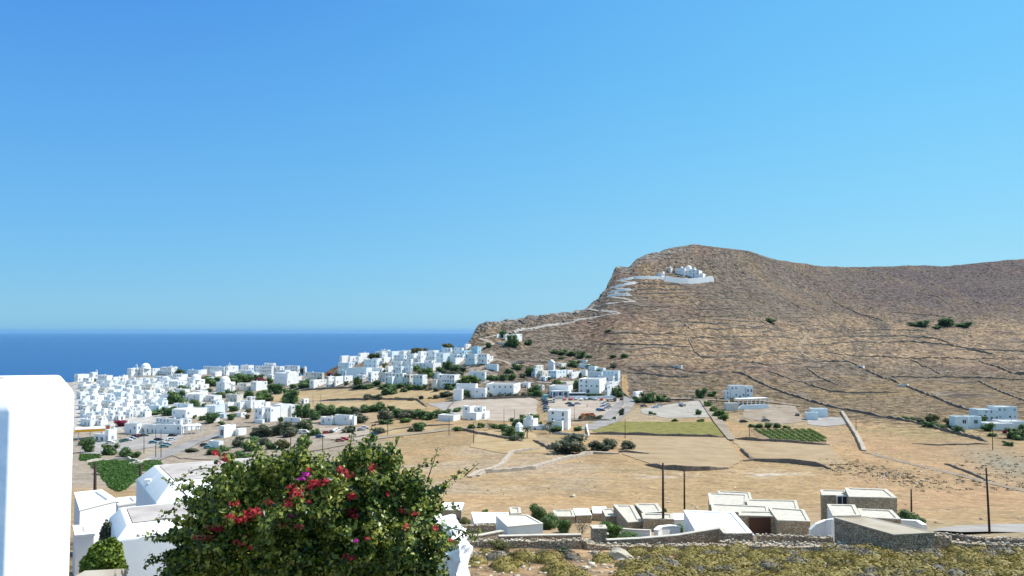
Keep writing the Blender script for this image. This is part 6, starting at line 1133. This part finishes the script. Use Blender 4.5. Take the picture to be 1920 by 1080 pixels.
c1 = Vector((-13.2, 30.0)); c2 = Vector((-16.2, 34.9)); d = (c2 - c1).normalized(); f = Vector((-d.y, d.x)) * -1
L0 = 6.0; chamfer_block(e, qd(c1, c1 + f * L0, c2 + f * L0, c2), -6.35, -5.72, .62, -12, rin=.16, seg=1, rz=.01)
lp = MB(); q = P(277, 906, 33.0); lp.box((q.x, q.y, q.z), (.10, .05, 0), (-.04, .12, 0), .16); lp.box((q.x + .1, q.y - .1, q.z - .28), (.04, .02, 0), (-.03, .05, 0), .3); lp.build('wall_lamp', M['white'], e)
e = emp('whitewashed_house', P(170, 960, 48), 'low white house with flat roof in the gap behind the pale thin pole', 'house')
flat([(140, 923), (150, 953), (218, 936), (190, 918)], 1, 46, 5.0, e, wall='plaster', roof='roofw', cap='white', pw=.35, par=.25)
e = emp('whitewashed_house', P(240, 940, 58), 'small white flat-roofed block partly hidden by the rounded white house', 'house')
flat([(213, 934), (222, 946), (262, 940), (252, 930)], 1, 60, 4.0, e, wall='plaster', roof='roofw', cap='white', pw=.3, par=.25)
e = emp('whitewashed_house', P(170, 960, 38), 'small low white outhouse at the foot of the big white corner', 'house')
flat([(138, 985), (142, 1003), (176, 1000), (170, 984)], 1, 36, 3.0, e, wall='plaster', roof='roofw', cap='white', pw=.3, par=.2)
e = emp('ledge', P(190, 1075, 6), 'pale plastered ledge at the very bottom beside the white corner', 'ledge'); mb = MB(); a, b = P(150, 1075, 5.4), P(232, 1070, 6.6)
mb.add([a + Vector((0, -.35, -3)), b + Vector((.1, -.35, -3)), b + Vector((.1, -.35, 0)), a + Vector((0, -.35, 0)), a + Vector((0, .06, -3)), b + Vector((0, .06, -3)), b + Vector((0, .06, 0)), a + Vector((0, .06, 0))], [(0, 1, 2, 3), (4, 7, 6, 5), (3, 2, 6, 7), (0, 3, 7, 4), (1, 5, 6, 2)])
ob = mb.build('top', M['cap'], e)
def rugged(e, name, outline, Y, thick, m, seed=1):
    """whitewashed rubble post cut to an outline, with real thickness and lumpy faces"""
    vs = [P(x, y, Y) for x, y in outline]; bm = bmesh.new(); bvs = [bm.verts.new(v) for v in vs]; f = bm.faces.new(bvs); r = bmesh.ops.extrude_face_region(bm, geom=[f]); bmesh.ops.translate(bm, vec=(0.1, thick, 0), verts=[g for g in r['geom'] if isinstance(g, bmesh.types.BMVert)])
    bmesh.ops.recalc_face_normals(bm, faces=bm.faces); bmesh.ops.triangulate(bm, faces=bm.faces); 
    for _ in range(3): bmesh.ops.subdivide_edges(bm, edges=[x for x in bm.edges if x.calc_length() > .10], cuts=1, use_grid_fill=True)
    bm.normal_update()
    for v in bm.verts: v.co += v.normal * .06 * (vnoise(np.array([v.co.x * 13 + v.co.y * 5 + 50]), np.array([v.co.z * 13 + 90]), seed)[0] - .5) * 2
    me = bpy.data.meshes.new(name); bm.to_mesh(me); bm.free(); me.materials.append(m); o = bpy.data.objects.new(name, me); COL.objects.link(o); o.parent = e; o.location = -e.location; return o
e = emp('gate_post', P(845, 1070, 9), 'rough whitewashed stone post showing through the edge of the crimson bush', 'post')
rugged(e, 'stonework', [(812, 1450), (822, 1200), (828, 1040), (836, 1018), (846, 1008), (857, 1022), (860, 1060), (864, 1200), (872, 1450)], 9, .5, M['white'])
e = emp('stepped_wall', P(830, 1000, 14), 'stepped white and grey masonry beside the rough white post', 'wall')
rugged(e, 'stonework', [(776, 1330), (780, 1060), (782, 975), (808, 972), (812, 985), (838, 982), (842, 992), (858, 1005), (860, 1030), (864, 1060), (868, 1330)], 14, .6, M['whiteb'], 5)
# ------------------------------------------------------------------ the bougainvillea and the small green bush
def leaves(pos, nrm, size, g, pointed=True):
    """folded heart-shaped leaves: two halves along a midrib, six vertices and four faces as two quads"""
    n = len(pos); nr = nrm + g.normal(size=(n, 3)) * .65; nr /= np.linalg.norm(nr, axis=1)[:, None]; t = np.cross(nr, g.normal(size=(n, 3))); t /= np.linalg.norm(t, axis=1)[:, None]; b = np.cross(nr, t); s = (size * g.uniform(.55, 1.3, n))[:, None]; fo = nr * s * g.uniform(.1, .35, n)[:, None]
    base = pos - t * s * .5; tip = pos + t * s * .55 - nr * s * .15; m1 = pos - t * s * .1 - b * s * .36 + fo; m2 = pos - t * s * .1 + b * s * .36 + fo; mid = pos + t * s * .12
    V = np.stack([base, m1, tip, mid, m2], 1).reshape(-1, 3); k = np.arange(n)[:, None] * 5
    F = np.concatenate([k + np.array([[0, 1, 2, 3]]), k + np.array([[0, 3, 2, 4]])], 0); return V, F
def bushcloud(outline, Yc, thick, n, size, g, m, e, name, inner=.62):
    """points inside a silhouette with a bulging front: several shells, broken up by lobes"""
    ol = np.array(outline, float); x0, x1, y0, y1 = ol[:, 0].min(), ol[:, 0].max(), ol[:, 1].min(), ol[:, 1].max(); pts = []
    cx, cy = (x0 + x1) / 2, (y0 + y1) / 2
    def inside(px, py):
        c = np.zeros(len(px), bool); j = len(ol) - 1
        for i in range(len(ol)):
            xi, yi = ol[i]; xj, yj = ol[j]; k = ((yi > py) != (yj > py)) & (px < (xj - xi) * (py - yi) / (yj - yi + 1e-9) + xi); c ^= k; j = i
        return c
    PXs = g.uniform(x0, x1, n * 3); PYs = g.uniform(y0, y1, n * 3); ok = inside(PXs, PYs); PXs, PYs = PXs[ok][:n], PYs[ok][:n]
    dn = np.full(len(PXs), 1e9)
    for i in range(len(ol)):
        a, b = ol[i - 1], ol[i]; ab = b - a; t = np.clip(((PXs - a[0]) * ab[0] + (PYs - a[1]) * ab[1]) / (ab @ ab + 1e-9), 0, 1); dn = np.minimum(dn, np.hypot(PXs - a[0] - t * ab[0], PYs - a[1] - t * ab[1]))
    if thick > .9:
        ke = g.random(len(PXs)) < np.clip(.12 + dn / 42 * (.35 + 1.3 * fbm(PXs * .06, PYs * .06, 2, 27)), 0, 1); PXs, PYs, dn = PXs[ke], PYs[ke], dn[ke]
    bulge = np.sqrt(np.clip(dn / 120, 0, 1)); lob = fbm(PXs * .03, PYs * .03, 3, 7); lob2 = fbm(PXs * .012, PYs * .014, 2, 17)
    dep = thick * bulge * (.55 + .9 * (lob - .5) + .8 * (lob2 - .5)); sh = g.random(len(PXs)) ** 1.7; side = np.where(g.random(len(PXs)) < .82, -1, 1)
    Y = Yc + side * dep * (1 - inner * sh) + g.normal(size=len(PXs)) * .03
    u, v = raya(PXs, PYs); Pn = np.stack([u * Y, Y, v * Y], 1); e_ = 4.0
    # outward normals from the relief of the lobes, so that clumps catch the sun
    gx = (fbm((PXs + e_) * .03, PYs * .03, 3, 7) - fbm((PXs - e_) * .03, PYs * .03, 3, 7)) ; gy = (fbm(PXs * .03, (PYs + e_) * .03, 3, 7) - fbm(PXs * .03, (PYs - e_) * .03, 3, 7))
    nr = np.stack([-gx * 6 + (PXs - cx) / (x1 - x0) * 1.0, side * .5, gy * 6 + .55 + 0 * gx], 1); V, F = leaves(Pn, nr, size, g); return np_mesh(name, V - np.array(e.location), F, m, e), Pn
OUT = [(284, 1100), (300, 1062), (276, 1040), (318, 1034), (322, 1018), (268, 1012), (296, 1000), (330, 992), (318, 972), (352, 960), (328, 944), (330, 930), (366, 930), (338, 912), (356, 900), (376, 912), (384, 890), (368, 876), (396, 882), (404, 862), (420, 856), (432, 846), (440, 868), (456, 866), (470, 842), (490, 836), (502, 848), (520, 840), (545, 838), (566, 828), (580, 840), (596, 852), (610, 846), (626, 852), (640, 846), (648, 832), (662, 822), (668, 836), (680, 826), (688, 808), (700, 812), (712, 832), (732, 828), (742, 834), (752, 850), (764, 876), (784, 880), (800, 892), (812, 904), (806, 920), (826, 912), (846, 898), (850, 906), (832, 930), (838, 952), (828, 968), (846, 990), (856, 1000), (874, 1012), (856, 1030), (838, 1050), (846, 1100)]
g = np.random.default_rng(77); e = emp('bougainvillea', P(585, 1150, 6.8), 'big leafy bush with crimson and magenta flowers filling the bottom of the view', 'bush')
fo, PT = bushcloud(OUT, 6.9, 1.05, 31000, .045, g, LF['boug'], e, 'foliage')
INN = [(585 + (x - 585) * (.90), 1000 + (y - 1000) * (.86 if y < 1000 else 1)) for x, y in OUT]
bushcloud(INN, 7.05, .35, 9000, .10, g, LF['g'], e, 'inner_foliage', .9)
def spray(p0, p1, sag, n, e, Yc, size=.036, m='boug', tip=True, woody=True):
    a, b = P(*p0, Yc), P(*p1, Yc - .1); pts = []
    for k in range(9): t = k / 8; q = a.lerp(b, t); q.z += sag * 4 * t * (1 - t); pts.append(q)
    mb = MB(); mb.tube(pts, [.006 * (1 - .7 * k / 8) for k in range(9)], 5); mb.build('twig', M['bark'], e)
    t = g.random(n) ** .8 * 8; i = np.clip(t.astype(int), 0, 7); f = (t - i)[:, None]; A = np.array([tuple(q) for q in pts]); pos = A[i] * (1 - f) + A[i + 1] * f + g.normal(size=(n, 3)) * .018
    nr = g.normal(size=(n, 3)) * .6 + np.array([0, -.3, .6]); V, F = leaves(pos, nr, size, g); return V, F
SV, SF, nb = [], [], 0
for p0, p1, sg_, n in [((820, 925), (880, 879), .03, 46), ((800, 905), (822, 838), .0, 12), ((350, 930), (302, 896), .02, 26), ((400, 880), (330, 905), .05, 30), ((320, 1010), (262, 1010), .02, 26), ((440, 870), (412, 846), .02, 20), ((690, 830), (705, 800), 0, 16), ((735, 850), (748, 822), 0, 16), ((840, 990), (895, 1012), .02, 36), ((850, 1015), (900, 998), .03, 26), ((300, 1050), (272, 1062), 0, 20), ((560, 845), (580, 812), 0, 18), ((770, 890), (812, 868), .02, 24), ((330, 955), (306, 965), .01, 20), ((655, 840), (662, 806), 0, 18), ((820, 960), (862, 950), .02, 24), ((870, 893), (898, 868), .0, 5), ((350, 985), (290, 975), .03, 24), ((480, 850), (470, 826), 0, 16)]:
    V, F = spray(p0, p1, sg_, n, e, 6.85); SV.append(V); SF.append(F + nb); nb += len(V)
np_mesh('spray_leaves', np.vstack(SV) - np.array(e.location), np.vstack(SF), LF['boug'], e)
# woody stems inside
for k in range(26):
    a = P(g.uniform(480, 720), 1110, 6.9 + g.uniform(-.2, .3)); b = P(g.uniform(330, 820), g.uniform(880, 1010), 7.1 + g.uniform(-.1, .3)); c = (a + b) / 2 + Vector((g.uniform(-.15, .15), 0, g.uniform(0, .15)))
    mb = MB(); mb.tube([a, (a + c) / 2 + Vector((.02, 0, .02)), c, (c + b) / 2 + Vector((-.02, 0, .03)), b], [.016, .013, .011, .008, .005], 6); mb.build('stem', M['bark'], e)
# trunk down to the ground
mb = MB(); gz = float(GZ([P(585, 1150, 6.9).x], [6.9])[0]); t0 = P(585, 1110, 6.9); mb.tube([(t0.x, 6.9, gz - .3), (t0.x + .05, 6.95, (gz + t0.z) / 2), (t0.x, 6.9, t0.z + .1)], [.10, .08, .06], 8); mb.build('trunk', M['bark'], e)
# flower clusters: (px, py, spread, count, colour)
FL = [(575, 890, 8, 34, 'm'), (566, 897, 6, 16, 'm'), (543, 968, 5, 9, 'm'), (668, 1014, 4, 8, 'm'), (592, 905, 14, 50, 'r'), (557, 925, 16, 60, 'r'), (583, 912, 10, 40, 'r'), (548, 915, 12, 30, 'r'), (540, 945, 14, 30, 'r'), (650, 890, 16, 40, 'r'), (638, 880, 10, 24, 'r'), (612, 902, 10, 22, 'r'), (660, 930, 12, 34, 'r'), (655, 962, 14, 40, 'r'), (662, 968, 8, 24, 'r'), (478, 960, 16, 64, 'r'), (462, 968, 16, 60, 'r'), (448, 975, 12, 40, 'r'), (432, 968, 8, 20, 'r'), (412, 992, 10, 34, 'r'), (402, 990, 12, 20, 'r'), (385, 1010, 14, 24, 'r'), (365, 1008, 8, 14, 'r'), (580, 942, 8, 16, 'r'), (440, 945, 14, 16, 'r'), (728, 925, 8, 12, 'r'), (752, 955, 10, 18, 'r'), (775, 962, 6, 10, 'r'), (760, 990, 8, 16, 'r'), (816, 990, 7, 22, 'r'), (655, 1046, 12, 26, 'r'), (688, 1010, 5, 8, 'r'), (406, 850, 10, 22, 'r'), (420, 860, 14, 18, 'r'), (700, 880, 20, 18, 'r'), (582, 880, 8, 14, 'r'), (622, 962, 10, 10, 'r'), (506, 940, 14, 14, 'r'), (450, 1020, 14, 14, 'r'), (468, 1026, 6, 8, 'r'), (845, 1012, 6, 8, 'r'), (362, 904, 8, 9, 'r'), (325, 1030, 10, 10, 'r'), (560, 985, 12, 12, 'r'), (800, 1048, 8, 10, 'r'), (530, 985, 10, 12, 'r')]
for (fx, fy, sp_, n, cc) in FL:
    sp_ *= .72
    if n <= 10 and sp_ > 5: continue
    px = fx + g.normal(size=n) * sp_ * .6; py = fy + g.normal(size=n) * sp_ * .4; near = np.hypot(PT[:, 0] / PT[:, 1] * FPX + 960 - fx, 0 * PT[:, 0]) < 14
    u, v = ray(fx, fy); d = np.abs(PT[:, 0] / PT[:, 1] - u) + np.abs(PT[:, 2] / PT[:, 1] - v); k = np.argsort(d)[:30]; Yf = float(PT[k, 1].min()) - .03
    Y = Yf + g.normal(size=n) * .03 - .0; uu, vv = raya(px, py); pos = np.stack([uu * Y, Y, vv * Y], 1); V, F = leaves(pos, np.tile([.2, -.5, .5], (n, 1)), .027, g)
    np_mesh('blossom_cluster', V - np.array(e.location), F, LF['bractm' if cc == 'm' else 'bract'], e)
e = emp('shrub', P(190, 1040, 13), 'small sunlit bright green shrub between the white corner and the rounded house', 'bush')
bushcloud([(150, 1085), (150, 1052), (164, 1040), (168, 1028), (180, 1018), (196, 1012), (212, 1008), (228, 1020), (232, 1046), (240, 1064), (236, 1085)], 13, .8, 2600, .062, g, leafmat('sunlit_shrub', [(.07, .12, .02), (.16, .24, .03), (.32, .38, .06)], 1.0, 3.0, .35), e, 'foliage')
mb = MB(); mb.tube([P(192, 1130, 13), P(194, 1050, 13)], [.06, .03], 6); mb.build('stem', M['bark'], e)
bushy = emp('shrub', P(205, 1000, 24), 'dry brownish creeper on the low wall behind the green shrub', 'bush')
bushcloud([(186, 1015), (190, 990), (200, 975), (212, 985), (214, 1015)], 26, .5, 500, .10, g, LF['o'], bushy, 'foliage')
flush_labels()
